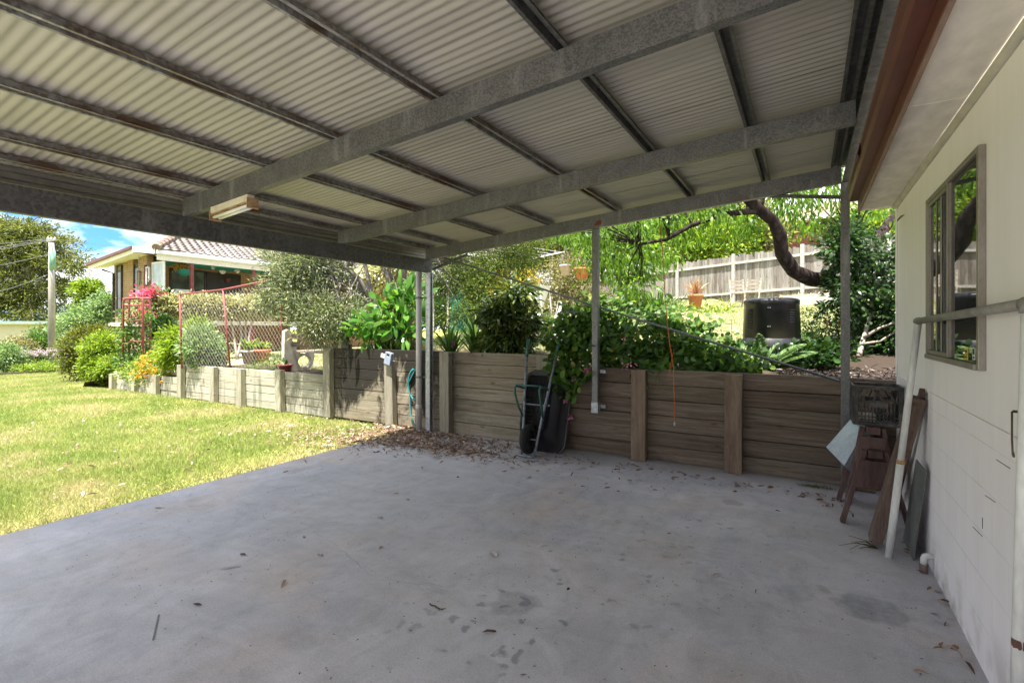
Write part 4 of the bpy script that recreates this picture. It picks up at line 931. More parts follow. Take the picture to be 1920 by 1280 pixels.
# second rough trunk behind the broad leaves, its crown above the carport roof
b2 = onT(P(752, 650, 9.6))
t_ = thing('paperbark_tree', 'rough grey multi trunk tree behind the broad leaved clump by the corner post', 'tree', b2)
mb = MB()
trunkto(mb, [b2, P(752,580,9.6), P(750,530,9.6), P(757,480,9.6), P(765,400,9.6)], .13, .09)
trunkto(mb, [P(750,560,9.6), P(732,520,9.6), P(715,490,9.6), P(700,440,9.6)], .05, .03)
trunkto(mb, [P(753,570,9.6), P(775,530,9.5), P(790,500,9.4), P(830,440,9.2)], .06, .03)
trunkto(mb, [P(735,525,9.6), P(722,480,9.7), P(718,440,9.7)], .035, .02)
trunkto(mb, [P(775,560,9.5), P(790,545,9.3), P(800,530,9.3)], .03, .02)
E2 = [(tuple(P(860,520,9.6)), (.65,.6,.45)), (tuple(P(910,560,9.4)), (.5,.5,.45)), (tuple(P(870,590,9.2)), (.35,.4,.3)), (tuple(P(930,500,9.8)), (.6,.5,.35)), (tuple(P(980,480,10)), (.4,.5,.3)), (tuple(P(780,380,9.6)), (1.2,1.0,.5)), (tuple(P(950,420,10)), (1.2,1.0,.5))]
pos, out, cl2 = crown(E2, 560, 55, .18, .5)
for k in range(40):
    c_ = Vector(cl2[RS.randint(len(cl2))]); s_ = [P(790,500,9.4), P(800,490,9.4), P(810,470,9.3), P(765,420,9.6)][k % 4]
    trunkto(mb, [s_, s_.lerp(c_,.5)+Vector((0,0,.12)), c_], .022, .004, 5, .07)
mb.build('trunk', M['bark_grey'], t_, True)
out[:,2] -= .3
leaves('crown', pos, out, .06+.04*RS.rand(len(pos)), .012+.006*RS.rand(len(pos)), 'kite', leafmat('fine_olive_leaf', [(0, (.05,.085,.02)), (.5, (.11,.16,.03)), (1, (.22,.26,.07))], .35), t_)
# broad leaved clump (arum / canna) in front of it
cb = onT(P(742, 660, 8.3))
t_ = thing('broad_leaved_clump', 'clump of big glossy paddle leaves on green stalks above the stained wall', 'plant', cb)
EC = [(tuple(P(735,610,8.2)), (.42,.35,.22)), (tuple(P(690,625,8.2)), (.35,.3,.16)), (tuple(P(760,570,8.3)), (.28,.3,.28)), (tuple(P(730,575,8.3)), (.22,.25,.2)), (tuple(P(765,620,8.2)), (.25,.25,.25)), (tuple(P(660,610,8.3)), (.18,.2,.1)), (tuple(P(765,535,8.3)), (.14,.2,.16))]
pos, out, cl = crown(EC, 110, 4, .12, .3); n = len(pos)
out = out*.5; out[:,2] += RS.normal(size=n)*.55+.1; out[:,1] -= .2
nn = RS.normal(size=(n,3))*.55+np.array([.1,-.6,.75])
leaves('leaves', pos, out, .15+.16*RS.rand(n), .065+.06*RS.rand(n), 'long', M['l_canna'], t_, nrm=nn)
mb = MB()
for k in range(95):
    e = Vector(pos[RS.randint(n)]); s_ = cb+Vector((random.gauss(0,.22), random.gauss(0,.12), 0)); mb.tube([s_, s_.lerp(e,.55)+Vector((0,0,.06)), e], [.013,.010,.005], 5)
up_ = [(766,555,8.2,.42,.14,(.05,0,1)), (783,590,8.1,.3,.12,(.5,0,.8)), (735,555,8.2,.3,.12,(-.5,0,.8)), (708,560,8.3,.3,.12,(-.8,0,.4)), (775,575,8.1,.34,.10,(.3,0,-.9)), (795,560,8.0,.34,.12,(.9,0,.6)), (755,590,8.0,.3,.14,(.2,-.3,.6))]
leaves('leaves', [tuple(P(*q[:3])) for q in up_], [q[5] for q in up_], [q[3] for q in up_], [q[4] for q in up_], 'long', M['l_canna'], t_, nrm=np.tile([.2,-1,.25],(len(up_),1)))
for q in up_: mb.tube([cb+Vector((random.gauss(0,.15),0,0)), P(*q[:3])], [.013,.007], 5)
mb.build('stalks', M['stem_green'], t_, True)
# strap leaved plants right of the post
def strap(label, u, v, d, n, L, W, mat='l_agave', lean=.9, cat='plant', name='strap_leaved_plant', group=None, spread=.10):
    b = onT(P(u, v, d)); t_ = thing(name, label, cat, b, group); a = RS.rand(n)*6.283; el = .25+RS.rand(n)*lean
    dr = np.stack([np.cos(a)*np.cos(el), np.sin(a)*np.cos(el), np.sin(el)], -1)
    pos = np.array(b)[None,:]+np.stack([np.cos(a)*spread*RS.rand(n), np.sin(a)*spread*RS.rand(n), 0*a+.01], -1)
    nr = np.stack([-np.cos(a)*np.sin(el), -np.sin(a)*np.sin(el), np.cos(el)], -1)
    leaves('leaves', pos, dr, L*(.6+.5*RS.rand(n)), W*(.7+.5*RS.rand(n)), 'strap', M[mat], t_, nrm=nr); return t_
t_ = strap('green strap leaved clump just right of the carport corner post', 846, 662, 7.6, 46, .52, .045, lean=1.1)
fl_ = onT(P(848,650,7.5)); pos = np.array(P(849,645,7.4))+RS.normal(size=(26,3))*.018
leaves('blossoms', pos, RS.normal(size=(26,3)), .03, .02, 'kite', leafmat('purple_bloom', [(0, (.25,.03,.22)), (1, (.4,.06,.34))], .2), t_)
strap('upright fan of bright strap leaves between the corner post and the dark shrub', 893, 662, 7.5, 60, .60, .045, lean=1.2)
strap('low strap leaved tuft at the foot of the dark mottled shrub', 925, 664, 7.3, 30, .36, .03, lean=.6)
# dark mottled shrub
bush('mottled_shrub', 'dark glossy mottled shrub standing on top of the wall left of the wheelbarrow', [(tuple(P(960,640,7.2)), (.24,.25,.2)), (tuple(P(950,600,7.2)), (.24,.25,.2)), (tuple(P(978,548,7.3)), (.1,.14,.16)), (tuple(P(930,585,7.2)), (.12,.15,.1)), (tuple(P(965,560,7.3)), (.22,.25,.22)), (tuple(P(985,610,7.1)), (.2,.2,.2)), (tuple(P(925,640,7.2)), (.15,.2,.15))], 170, 22, .12, .14, .045, 'long', 'l_croton', stems=9, droop=.6, base=onT(P(957,662,7.2)))
# vine of ivy leaved geranium along the low wall and hanging over it
bv = onT((-1.2, 6.0, 0))
t_ = thing('trailing_vine', 'tangled green vine with pink flowers spilling over the dark timber wall', 'vine', bv)
ell = []
for u, v, d, rx, rz in [(1060,640,6.25,.22,.24),(1060,690,6.0,.16,.2),(1085,600,6.4,.24,.24),(1110,650,6.2,.26,.26),(1150,600,6.5,.28,.22),(1160,650,6.2,.3,.22),(1210,640,6.1,.3,.2),(1230,600,6.3,.25,.18),(1260,650,6.0,.28,.18),(1310,640,6.0,.26,.18),(1340,675,5.85,.28,.09),(1370,665,5.9,.18,.08),(1390,680,5.8,.2,.06),(1200,675,5.95,.35,.10),(1290,610,6.3,.22,.12),(1130,560,6.7,.2,.12),(1230,690,5.85,.3,.05),(1330,690,5.75,.25,.05)]:
    ell.append((tuple(P(u, v, d)), (rx*1.1, .26 if v < 700 else .07, rz)))
for u, v, rx, rz in [(1060,700,.13,.12),(1055,735,.09,.14),(1050,765,.06,.10),(1075,715,.12,.08),(1092,700,.10,.07)]: ell.append((tuple(PY(u, v, 5.50)), (rx, .05, rz)))
pos, out, clv = crown(ell, 380, 13, .125, .4)
out = out*np.array([.6,.6,.2]); out[:,2] -= .25; out[:,1] -= .15
nr = RS.normal(size=(len(pos),3))*.45+np.array([.0,-.75,.55])
lm = (pos[:,1] > 5.72) | ((pos[:,1] > 5.36) & ((pos[:,2] > 1.06) | (pos[:,1] < 5.64)))
leaves('foliage', pos[lm], out[lm], .045+.045*RS.rand(lm.sum()), .05+.05*RS.rand(lm.sum()), 'round', M['l_vine'], t_, nrm=nr[lm])
mb = MB()
for k in range(60):
    a_ = Vector(clv[RS.randint(len(clv))]); b_ = Vector(clv[RS.randint(len(clv))])
    if (a_-b_).length > 1.2: continue
    mb.tube([a_, a_.lerp(b_,.5)+Vector((0,-.05,-.12*random.random())), b_], [.006,.005,.003], 5)
for u0, v0, u1, v1 in [(1060,690,1048,790),(1075,680,1060,770),(1090,690,1075,735),(1235,700,1228,735),(1240,690,1210,730)]:
    mb.tube([PY(u0,v0,5.7), PY((u0+u1)/2+5,(v0+v1)/2,5.56), PY(u1,v1,5.53)], .004, 5)
mb.build('vine_stems', M['stem_green'], t_, True)
for u, v, n in [(1101,694,34),(1075,712,10),(1049,755,16),(1059,750,18),(1069,782,18),(1173,687,10),(1190,686,6),(1168,637,8)]:
    c_ = np.array(PY(u, v, 5.5)); leaves('blossoms', c_+RS.normal(size=(n,3))*.02, RS.normal(size=(n,3)), .028, .022, 'round', M['l_rose'], t_)
# extra low planting in the shade on top of the wall
bush('shade_creeper', 'low dark creeper on the wall top below the compost bin', [(tuple(P(1440,680,6.2)), (.4,.2,.04)), (tuple(P(1500,668,6.0)), (.35,.22,.08)), (tuple(P(1390,660,6.6)), (.3,.25,.06)), (tuple(P(1540,665,5.9)), (.25,.2,.1))], 110, 16, .10, .08, .06, 'round', 'l_dark', stems=0, base=onT(P(1460,690,5.9)))
# fern fronds
fb = onT(P(1432, 685, 6.0)); t_ = thing('fern', 'bright arching fern fronds on the wall top before the compost bin', 'fern', fb)
for (du, dv, L) in [(-.05,.42,.45),(.62,.26,.60),(.35,.15,.5),(-.25,.2,.35),(.45,.33,.55),(.1,.2,.4),(.75,.12,.45)]:
    e = fb+Vector((du, -.1, dv)).normalized()*L; m_ = fb.lerp(e,.5)+Vector((0,0,.10)); ax = [fb.lerp(m_,i/8).lerp(m_.lerp(e,i/8), i/8) for i in range(9)]
    pos = []; dr = []; LL = []
    for i in range(46):
        f_ = i/45; k_ = min(int(f_*8), 7); p_ = ax[k_].lerp(ax[k_+1], f_*8-k_); tt = (ax[k_+1]-ax[k_]).normalized(); sd = tt.cross(Vector((0,-.5,.85))).normalized()
        for sg in (-1, 1): pos.append(p_); dr.append(sd*sg+tt*.45); LL.append(.085*math.sin(math.pi*(.12+.86*f_))**.8+.008)
    leaves('frond', pos, dr, LL, .017, 'kite', M['l_mid'], t_, nrm=np.tile([0,-.5,.85], (len(pos),1)))
# compost bin
tb = onT(P(1446, 640, 7.1)); H_ = 1.935-tb.z
cbn = thing('compost_bin', 'tall black plastic compost bin with domed lid on the upper lawn', 'compost bin', tb)
mb = MB(); n = 48; prof = [(-.1,.375),(.02,.375),(H_*.28,.366),(H_*.285,.360),(H_*.30,.360),(H_*.305,.365),(H_*.86,.345),(H_*.87,.35),(H_*.9,.35)]
vs = [tb+Vector(((r+(.008 if (k % 8) < 5 else -.004))*math.cos(6.2832*k/n), (r+(.008 if (k % 8) < 5 else -.004))*math.sin(6.2832*k/n), z_)) for z_, r in prof for k in range(n)]
mb.add(vs, [(i*n+k, i*n+(k+1) % n, (i+1)*n+(k+1) % n, (i+1)*n+k) for i in range(len(prof)-1) for k in range(n)]); body = mb.build('body', M['black_plastic'], cbn, True)
MB().lathe(tb, [(.355,H_*.885),(.36,H_*.90),(.36,H_*.94),(.34,H_*.965),(.28,H_*.985),(.02,H_)], 40).build('lid', M['black_plastic'], cbn, True)
for a in (-1.62,-1.55,): 
    for zz in (.48,.80): MB().lathe(tb+Vector((.372*math.cos(a), .372*math.sin(a)-.004, H_*zz)), [(.008,0),(.009,.008),(.004,.010)], 10).build('bolt', M['galv_light'], body)
mb = MB()
for sg in (-2.4, -.72):
    for r_ in range(9):
        for c_ in range(5): 
            a = sg+(c_-2)*.055; rr = .354; mb.obb(tb+Vector((rr*math.cos(a), rr*math.sin(a), H_*(.45+.04*r_))), (.008*-math.sin(a),.008*math.cos(a),0), (.01*math.cos(a),.01*math.sin(a),0), (0,0,.006))
mb.build('vent_slat', M['black_plastic'], body)
# wire plant supports
wsu = thing('wire_plant_support', 'low rusty wire plant support standing in the vine before the lawn', 'support', onT(P(1330,650,7.0)))
mb = MB()
for u in (1290,1310,1335,1352,1372): mb.tube([onT(P(u,660,7.0)), P(u,600+random.uniform(-4,6),7.0)], .004, 5)
for v in (606,620,636): mb.tube([P(1285,v+3,7.0), P(1330,v-2,7.0), P(1376,v+2,7.0)], .003, 5)
mb.build('wires', M['twig'], wsu)
# ---------------------------------------------------------------- peach tree: trunk from behind the shed corner, crown over the lawn
pb_ = onT(P(1600, 660, 7.9))
pt_ = thing('peach_tree', 'long leaved fruit tree whose dark crooked trunk bends across before the paling fence', 'tree', pb_)
mb = MB()
tr1 = [pb_, P(1605,600,7.7), P(1600,555,7.5), P(1560,528,7.3), P(1520,523,7.2), P(1488,508,7.1), P(1466,475,7.0), P(1462,440,6.9), P(1450,415,6.8), P(1420,390,6.7), P(1400,370,6.6), P(1375,330,6.5), P(1330,250,6.4)]
mb.tube([p for a_, b_ in zip(tr1[:-1], tr1[1:]) for p in (a_, a_.lerp(b_,.5))]+[tr1[-1]], [.125]*6+[(.112-.0032*i)*random.uniform(.92,1.12) for i in range(len(tr1)*2-7)], 12)
trunkto(mb, [P(1425,395,6.7), P(1390,395,6.7), P(1350,402,6.7), P(1300,425,6.7), P(1255,445,6.8), P(1200,458,6.9)], .05, .02, 8, .015)
trunkto(mb, [P(1422,388,6.7), P(1430,362,6.7), P(1440,330,6.7)], .06, .04, 8, .0)
trunkto(mb, [P(1590,560,7.5), P(1625,500,7.6), P(1650,440,7.7), P(1680,405,7.8), P(1720,380,8.0)], .09, .06, 10, .01)
trunkto(mb, [P(1520,523,7.2), P(1555,510,7.2), P(1575,490,7.2), P(1600,450,7.2)], .06, .035, 8, .01)
EP = []
for u, v, d, a, b in [(1060,440,7.0,.4,.16),(1120,440,7.0,.45,.2),(1180,420,6.9,.5,.25),(1240,420,6.9,.5,.2),(1300,400,6.8,.5,.25),(1210,470,7.2,.3,.25),(1150,480,7.6,.4,.25),(1180,530,7.8,.3,.3),(1290,450,7.3,.35,.22),(1360,430,7.2,.35,.22),(1340,390,6.9,.5,.2),(1430,360,6.9,.5,.25),(1480,390,7.2,.4,.22),(1520,420,7.4,.35,.2),(1560,400,7.3,.4,.3),(1500,360,7.0,.6,.2),(1400,420,7.2,.25,.18),(1380,340,6.8,.8,.3),(1200,340,6.8,1.2,.35),(1560,330,7.0,.8,.35),(1650,390,7.8,.5,.3),(1250,480,8.2,.25,.15),(1100,490,7.6,.25,.2)]:
    EP.append((tuple(P(u, v, d)), (a, .5, b)))
pos, out, clp = crown(EP, 420, 10, .13, .35, .9)
out = unit(out)*.5; out[:,2] -= .35+.75*RS.rand(len(out))
n = len(pos); leaves('crown', pos, out, .085+.06*RS.rand(n), .026+.017*RS.rand(n), 'long', M['l_peach'], pt_, flat=.2)
for k in range(80):
    c_ = Vector(clp[RS.randint(len(clp))]); s_ = min([P(1350,402,6.7), P(1255,445,6.8), P(1200,458,6.9), P(1440,330,6.7), P(1400,370,6.6), P(1300,425,6.7), P(1600,450,7.2), P(1330,250,6.4)], key=lambda p: (p-c_).length)
    if (s_-c_).length < 1.6: trunkto(mb, [s_, s_.lerp(c_,.5)+Vector((0,0,.10)), c_], .014, .003, 5, .05)
mb.build('trunk', M['bark'], pt_, True)
# camellia type shrub near the shed corner
bush('camellia_shrub', 'dense dark glossy shrub with pale bare stems beside the shed corner', [(tuple(P(1630,480,6.9)), (.36,.35,.30)), (tuple(P(1590,490,6.9)), (.2,.3,.25)), (tuple(P(1560,465,6.9)), (.16,.25,.14)), (tuple(P(1660,530,6.9)), (.25,.35,.35)), (tuple(P(1600,545,6.8)), (.30,.3,.22)), (tuple(P(1650,590,6.8)), (.28,.3,.25)), (tuple(P(1585,545,6.9)), (.12,.22,.12)), (tuple(P(1565,590,6.9)), (.17,.25,.09)), (tuple(P(1590,440,6.9)), (.25,.3,.2)), (tuple(P(1690,600,6.6)), (.3,.3,.5))], 350, 18, .14, .085, .042, 'long', 'l_dark', stems=0, base=onT(P(1612,675,6.5)))
cs = bpy.data.objects['camellia_shrub']; mb = MB(); b_ = onT(P(1610,680,6.5))
trunkto(mb, [b_, P(1618,640,6.6), P(1630,605,6.7), P(1640,560,6.8), P(1640,500,6.9)], .035, .015, 8, .01)
trunkto(mb, [P(1620,632,6.6), P(1650,615,6.5), P(1690,600,6.4)], .022, .012, 6, .01)
trunkto(mb, [P(1616,645,6.6), P(1655,640,6.5), P(1690,615,6.4)], .02, .012, 6, .01)
trunkto(mb, [P(1632,590,6.7), P(1600,560,6.8), P(1580,520,6.9)], .018, .008, 6, .01); mb.build('stems', M['bark_pale'], cs, True)
n = 900; pos = np.stack([RS.uniform(-.3,.9,n), RS.uniform(5.8,6.9,n), np.zeros(n)], -1); pos[:,2] = up_h(pos[:,0], pos[:,1])+.02+.03*RS.rand(n)
dr = RS.normal(size=(n,3)); dr[:,2] *= .3; tag(leaves('mulch', pos, dr, .05+.05*RS.rand(n), .012, 'long', leafmat('dark_mulch_leaf', [(0, (.02,.014,.012)), (.7, (.06,.04,.034)), (1, (.22,.18,.17))], .05), None), kind='stuff')
# red flowered low plants behind the bin
t_ = bush('salvia_clump', 'low green clump with red flowers right of the compost bin', [(tuple(P(1530,610,7.6)), (.35,.3,.22)), (tuple(P(1560,640,7.3)), (.25,.3,.2)), (tuple(P(1510,640,7.2)), (.2,.2,.15))], 110, 16, .12, .06, .022, 'kite', 'l_mid', stems=6, base=onT(P(1535,655,7.3)))
pos = np.array(P(1558,606,7.3))+RS.normal(size=(60,3))*np.array([.05,.05,.03]); leaves('blossoms', pos, RS.normal(size=(60,3)), .03, .02, 'round', leafmat('red_bloom', [(0, (.5,.04,.03)), (1, (.65,.1,.08))], .2), t_)
# ---------------------------------------------------------------- clothesline, chairs, pots, fence on the upper lawn
cl0 = onT(P(959, 560, 14.5)); ch = P(959, 487, 14.5); ch.z = max(ch.z, 3.2)
ho = thing('rotary_clothesline', 'white rotary clothesline on a single pole among the garden shrubs', 'clothesline', cl0)
MB().tube([cl0, ch], .028, 10).build('mast', M['galv_light'], ho, True)
tips = []
for k in range(4):
    a = .5+k*math.pi/2; e = ch+Vector((1.55*math.cos(a), 1.55*math.sin(a), .22)); tips.append(e)
    MB().tube([ch+Vector((0,0,-.10)), e], .02, 8).build('arm', M['cloth'], ho, True)
mb = MB()
for f_ in (.35, .55, .75, .95):
    q_ = [ch.lerp(e, f_) for e in tips]; mb.tube(q_, .007, 5, closed=True)
mb.build('lines', M['cloth'], ho)
# slatted folding chairs by the fence
def folding_chair(name, label, b, rz, group):
    t_ = thing(name, label, 'chair', b, group); R_ = Matrix.Rotation(rz, 3, 'Z')
    def w_(x, y, z): return b+R_ @ Vector((x, y, z))
    for sg in (-1, 1):
        MB().beam(w_(sg*.20,.22,0), w_(sg*.20,-.10,.90), .02, .045, (0,1,0)).build('back_leg', M['oldslat'], t_) if False else None
        MB().beam(w_(sg*.20,-.28,0), w_(sg*.20,.18,.92), .022, .042, (1,0,0)).build('back_rail', M['oldslat'], t_)
        MB().beam(w_(sg*.175,.24,0), w_(sg*.175,-.20,.46), .022, .04, (1,0,0)).build('leg', M['oldslat'], t_)
    mb = MB()
    for k in range(6): mb.obb(w_(0,-.20+.075*k,.455), R_ @ Vector((.19,0,0)), R_ @ Vector((0,.028,0)), Vector((0,0,.009)))
    mb.build('seat', M['oldslat'], t_)
    mb = MB()
    for zz in (.62,.745,.86):
        y_ = -.28+.5*zz; mb.obb(w_(0,y_-.012,zz), R_ @ Vector((.21,0,0)), R_ @ Vector((0,.008,0)), Vector((0,0,.042)))
    mb.build('backrest', M['oldslat'], t_)
    return t_
qa = TG(1382, 576); qb = TG(1412, 574)
folding_chair('folding_chair', 'weathered slatted folding chair by the fence, nearer the terracotta pot', qa, .25, 'wooden folding chairs by the paling fence')
folding_chair('folding_chair', 'weathered slatted folding chair by the fence, nearer the compost bin', qb, -.12, 'wooden folding chairs by the paling fence')
def pot(name, label, b, r, h, mat, cat='flower pot', group=None):
    t_ = thing(name, label, cat, b, group)
    MB().lathe(b, [(r*.68,0),(r*.92,h*.8),(r*1.04,h*.81),(r*1.04,h),(r*.9,h),(r*.86,h*.86)], 20, True).build('pot', M[mat], t_, True); return t_
qp = TG(1304, 577); t_ = pot('terracotta_pot', 'terracotta pot of dry brown strap leaves standing before the paling fence', qp, .24, .42, 'terracotta')
n = 34; a = RS.rand(n)*6.283; el = .4+RS.rand(n)*1.0; dr = np.stack([np.cos(a)*np.cos(el), np.sin(a)*np.cos(el), np.sin(el)], -1)
leaves('leaves', np.tile(np.array(qp)+[0,0,.4],(n,1)), dr, .35+.3*RS.rand(n), .06, 'strap', M['l_dead'], t_)
# paling fence
FA, FB = P(1200, 575, 22.5), P(1540, 553, 16.6); fd = (FB-FA); fd.z = 0; fl = fd.length; fd.normalize(); fnm = Vector((fd.y, -fd.x, 0))
fnm = fnm if fnm.y < 0 else -fnm
def fpt(s, z, n=0): return Vector((FA.x+fd.x*s+fnm.x*n, FA.y+fd.y*s+fnm.y*n, FA.z+(FB.z-FA.z)*s/fl+z))
fe = thing('paling_fence', 'tall grey timber paling fence across the back of the garden', 'fence', fpt(0,0))
mb = MB(); s = -9.0
while s < fl+6:
    wv = random.uniform(.085,.115); h = 1.86+random.uniform(-.04,.05); tl = random.uniform(-.006,.006)
    mb.obb(fpt(s+wv/2, h/2-.15, random.uniform(-.006,.006)), (fd*wv/2).to_tuple(), (fnm*.008).to_tuple(), (tl*fd.x, tl*fd.y, h/2)); s += wv+random.uniform(.002,.012)
mb.build('palings', M['paling'], fe)
for z_ in (.28, 1.42): MB().beam(fpt(-9, z_, .045), fpt(fl+6, z_, .045), .07, .085).build('rail', M['frail'], fe)
for s in np.arange(-7.8, fl+6, 2.45): MB().obb(fpt(s, .82, .10), (fd*.055).to_tuple(), (fnm*.05).to_tuple(), (0,0,.95)).build('post', M['frail'], fe, bevel=.01)
# low timber edging of the raised bed at the fence foot
a_ = TG(1468, 574); b_ = TG(1590, 569)
tag(MB().beam(a_+Vector((0,0,.14)), b_+Vector((.3,0,.16)), .06, .34).build('bed_edging', M['frail'], None, bevel=.01), 'low timber sleeper edging the mulched bed before the fence', 'edging')
n = 1400; tt = RS.rand(n); pos = np.array([a_.lerp(b_, k) for k in tt])+np.stack([RS.normal(size=n)*.1, .12+.5*RS.rand(n), .26+.08*RS.rand(n)], -1)
dr = RS.normal(size=(n,3)); dr[:,2] *= .3; tag(leaves('straw_mulch', pos, dr, .18, .03, 'long', leafmat('straw', [(0, (.3,.24,.15)), (1, (.6,.52,.38))], .1), None), kind='stuff')
# timber step edge behind the dark shrub
a_ = onT(P(985,645,8.6)); b_ = onT(P(1062,628,8.9))
tag(MB().beam(a_+Vector((0,0,.07)), b_+Vector((0,0,.09)), .08, .2).build('step_edging', M['plank'], None, bevel=.01), 'brown sleeper edging a garden step behind the wheelbarrow handles', 'edging')
# white canvas chair
cq = onT(P(1003, 606, 13.0)); wc_ = thing('canvas_chair', 'white canvas reclining garden chair on the lawn behind the dark shrub', 'chair', cq)
def cw(x, y, z): return cq+Vector((x, y, z))
mb = MB()
for sg in (-.27,.27):
    mb.tube([cw(-.38,sg,0), cw(-.1,sg,.42), cw(.32,sg,.98)], .014, 6); mb.tube([cw(.45,sg,0), cw(.0,sg,.45), cw(-.32,sg,.42)], .014, 6); mb.tube([cw(.38,sg,0), cw(.28,sg,.92)], .012, 6)
mb.tube([cw(-.1,-.27,.42), cw(-.1,.27,.42)], .014, 6); mb.tube([cw(.30,-.27,.95), cw(.30,.27,.95)], .014, 6); mb.build('frame', M['white'], wc_, True)
MB().grid(lambda i, j: tuple(cw(.32-.36*i if i < .6 else .104-.9*(i-.6), -.25+.5*j, (.98-.95*i if i < .6 else .41+.10*(i-.6))-.05*math.sin(math.pi*i)*math.sin(math.pi*j))), 14, 6).build('canvas', M['cloth'], wc_, True)
# folded clothes airer wrapped in net near the vine
aq = onT(P(1045, 634, 8.4)); ar = thing('folded_airer', 'folded white wire clothes airer leaning in the vine above the wheelbarrow', 'airer', aq)
mb = MB(); tp_ = P(1050, 566, 8.4)
for k in range(9):
    e = aq+Vector((-.16+.04*k, random.uniform(-.05,.05), 0)); mb.tube([e, e.lerp(tp_,.6)+Vector((0,0,.04)), tp_+Vector((random.uniform(-.04,.04),0,random.uniform(-.02,.02)))], .006, 5)
for f_ in (.25,.5,.7): mb.tube([(aq+Vector((-.16,0,0))).lerp(tp_, f_), (aq+Vector((.16,0,0))).lerp(tp_, f_)], .005, 5)
mb.build('wires', M['cloth'], ar); MB().grid(lambda i, j: tuple((aq+Vector((-.09+.16*i,.03,.12))).lerp(tp_, j*.9)+Vector((0,.03*math.sin(9*i),0))), 8, 8).build('cover', M['cloth'], ar, True)
# hanging baskets from a shrub limb
for (u, v, r, lab, m_) in [(1060,508,.16,'pale clay hanging pot below the clothesline arm','palepot'), (1091,514,.22,'brown hanging basket left of the short wall mounted post','terracotta')]:
    q_ = P(u, v+8, 13.5); t_ = pot('hanging_pot', lab, q_, r, .28, m_, 'hanging pot', 'hanging pots among the shrubs')
    mb = MB()
    for k in range(3): mb.tube([q_+Vector((r*.95*math.cos(k*2.1), r*.95*math.sin(k*2.1), .27)), q_+Vector((0,0,.85))], .006, 4)
    mb.build('hanger', M['wire'], t_)
    pos, out, _ = crown([(tuple(q_+Vector((0,0,.32))), (r,r,.1))], 8, 14, .08); leaves('foliage', pos, out, .09, .03, 'kite', M['l_brownish'], t_)
# yellow flowered shrub, dusty shrubs and hedge trees along the far side
def sb(label, u, v, d, rx, rz, mat, ncl=150, per=30, L=.12, W=.05, name='garden_shrub', cat='shrub', shape='kite', extra=(), stems=4, group='shrubs along the far side of the garden'):
    c_ = P(u, v, d); ells = [(tuple(c_), (rx, rx*.8, rz))]+[(tuple(P(*e[:3])), (e[3], e[3]*.8, e[4])) for e in extra]
    return bush(name, label, ells, ncl, per, .22*rx+.06, L, W, shape, mat, cat, stems, .05, 'twig', onT(c_), group)
sb('rounded shrub covered in yellow flowers behind the clothesline pole', 968, 535, 17.5, .75, .55, 'l_flower_y', 220, 34, .09, .06)
sb('dusty olive shrub right of the clothesline, below the hanging pots', 1050, 540, 16.5, 1.0, .75, 'l_brownish', 330, 40, .09, .05, extra=[(1080,505,17,.8,.5),(1110,565,16,.6,.4),(1010,575,15.5,.4,.3)])
sb('grey green tall shrub behind the clothesline', 900, 500, 19, 1.6, 1.0, 'l_bottle', 330, 40, .14, .05, extra=[(960,470,20,1.2,.8),(1000,450,21,1.4,.8)])
sb('olive leaved tall shrub beyond the hanging pots', 1060, 460, 20, 1.6, .9, 'l_olive', 330, 40, .15, .06, extra=[(1000,480,21,1,.6),(1110,450,21,1.2,.8)])
sb('low green garden bed plants right of the pale tree trunk', 1215, 588, 14, .9, .18, 'l_mid', 110, 22, .18, .03, name='border_plants', extra=[(1180,590,14,.5,.2),(1260,585,15,.5,.15)], stems=0)
sb('low yellow green border plants before the fence and pot', 1330, 588, 15, .7, .12, 'l_bright', 60, 20, .12, .06, name='border_plants', extra=[(1240,592,14.5,.7,.12)], stems=0)
sb('small green shrub left of the airer on the lawn edge', 1020, 610, 11, .3, .15, 'l_mid', 40, 18, .09, .05, stems=0)
strap('upright iris leaves before the fence left of the terracotta pot', 1232, 590, 15.5, 70, .8, .05, 'l_mid', 1.1, spread=.5)
# small pale trunked tree
b_ = onT(P(1170, 590, 14)); t_ = thing('slender_tree', 'slender pale trunked tree at the left end of the paling fence', 'tree', b_)
mb = MB(); trunkto(mb, [b_, P(1168,560,14), P(1165,530,14), P(1160,490,14), P(1150,440,14)], .17, .09, 10, .02)
pos, out, cl = crown([(tuple(P(1150,440,14)), (1.2,1,.7)), (tuple(P(1190,500,13.8)), (.6,.6,.4)), (tuple(P(1130,490,14)), (.6,.6,.5)), (tuple(P(1195,545,13.6)), (.35,.4,.35))], 210, 20, .3, .5)
out[:,2] -= .9; limbs(mb, P(1162,500,14), cl, 14, .05); mb.build('trunk', M['bark_pale'], t_, True); leaves('crown', pos, out, .22, .05, 'long', M['l_peach'], t_)
# trees beyond the fence
def tree(name, label, u, v, d, rx, rz, mat, ncl, per, L, W, extra=(), bark='bark_grey', group=None, base=None, r0=.2, cr=.3):
    c_ = P(u, v, d); ells = [(tuple(c_), (rx, rx*.8, rz))]+[(tuple(P(*e[:3])), (e[3], e[3]*.8, e[4])) for e in extra]
    b_ = base if base is not None else onT(c_); t_ = thing(name, label, 'tree', b_, group)
    pos, out, cl = crown(ells, ncl, per, cr*rx, .6); leaves('crown', pos, out, L*(.6+.7*RS.rand(len(pos))), W*(.6+.7*RS.rand(len(pos))), 'kite', M[mat], t_)
    mb = MB(); top = Vector(c_); trunkto(mb, [b_, Vector(b_).lerp(top,.5), top], r0, r0*.5, 8, .1); limbs(mb, Vector(b_).lerp(top,.55), cl, 12, r0*.4); limbs(mb, top, cl, 10, r0*.3)
    mb.build('trunk', M[bark], t_, True); return t_
g_ = 'trees beyond the paling fence'
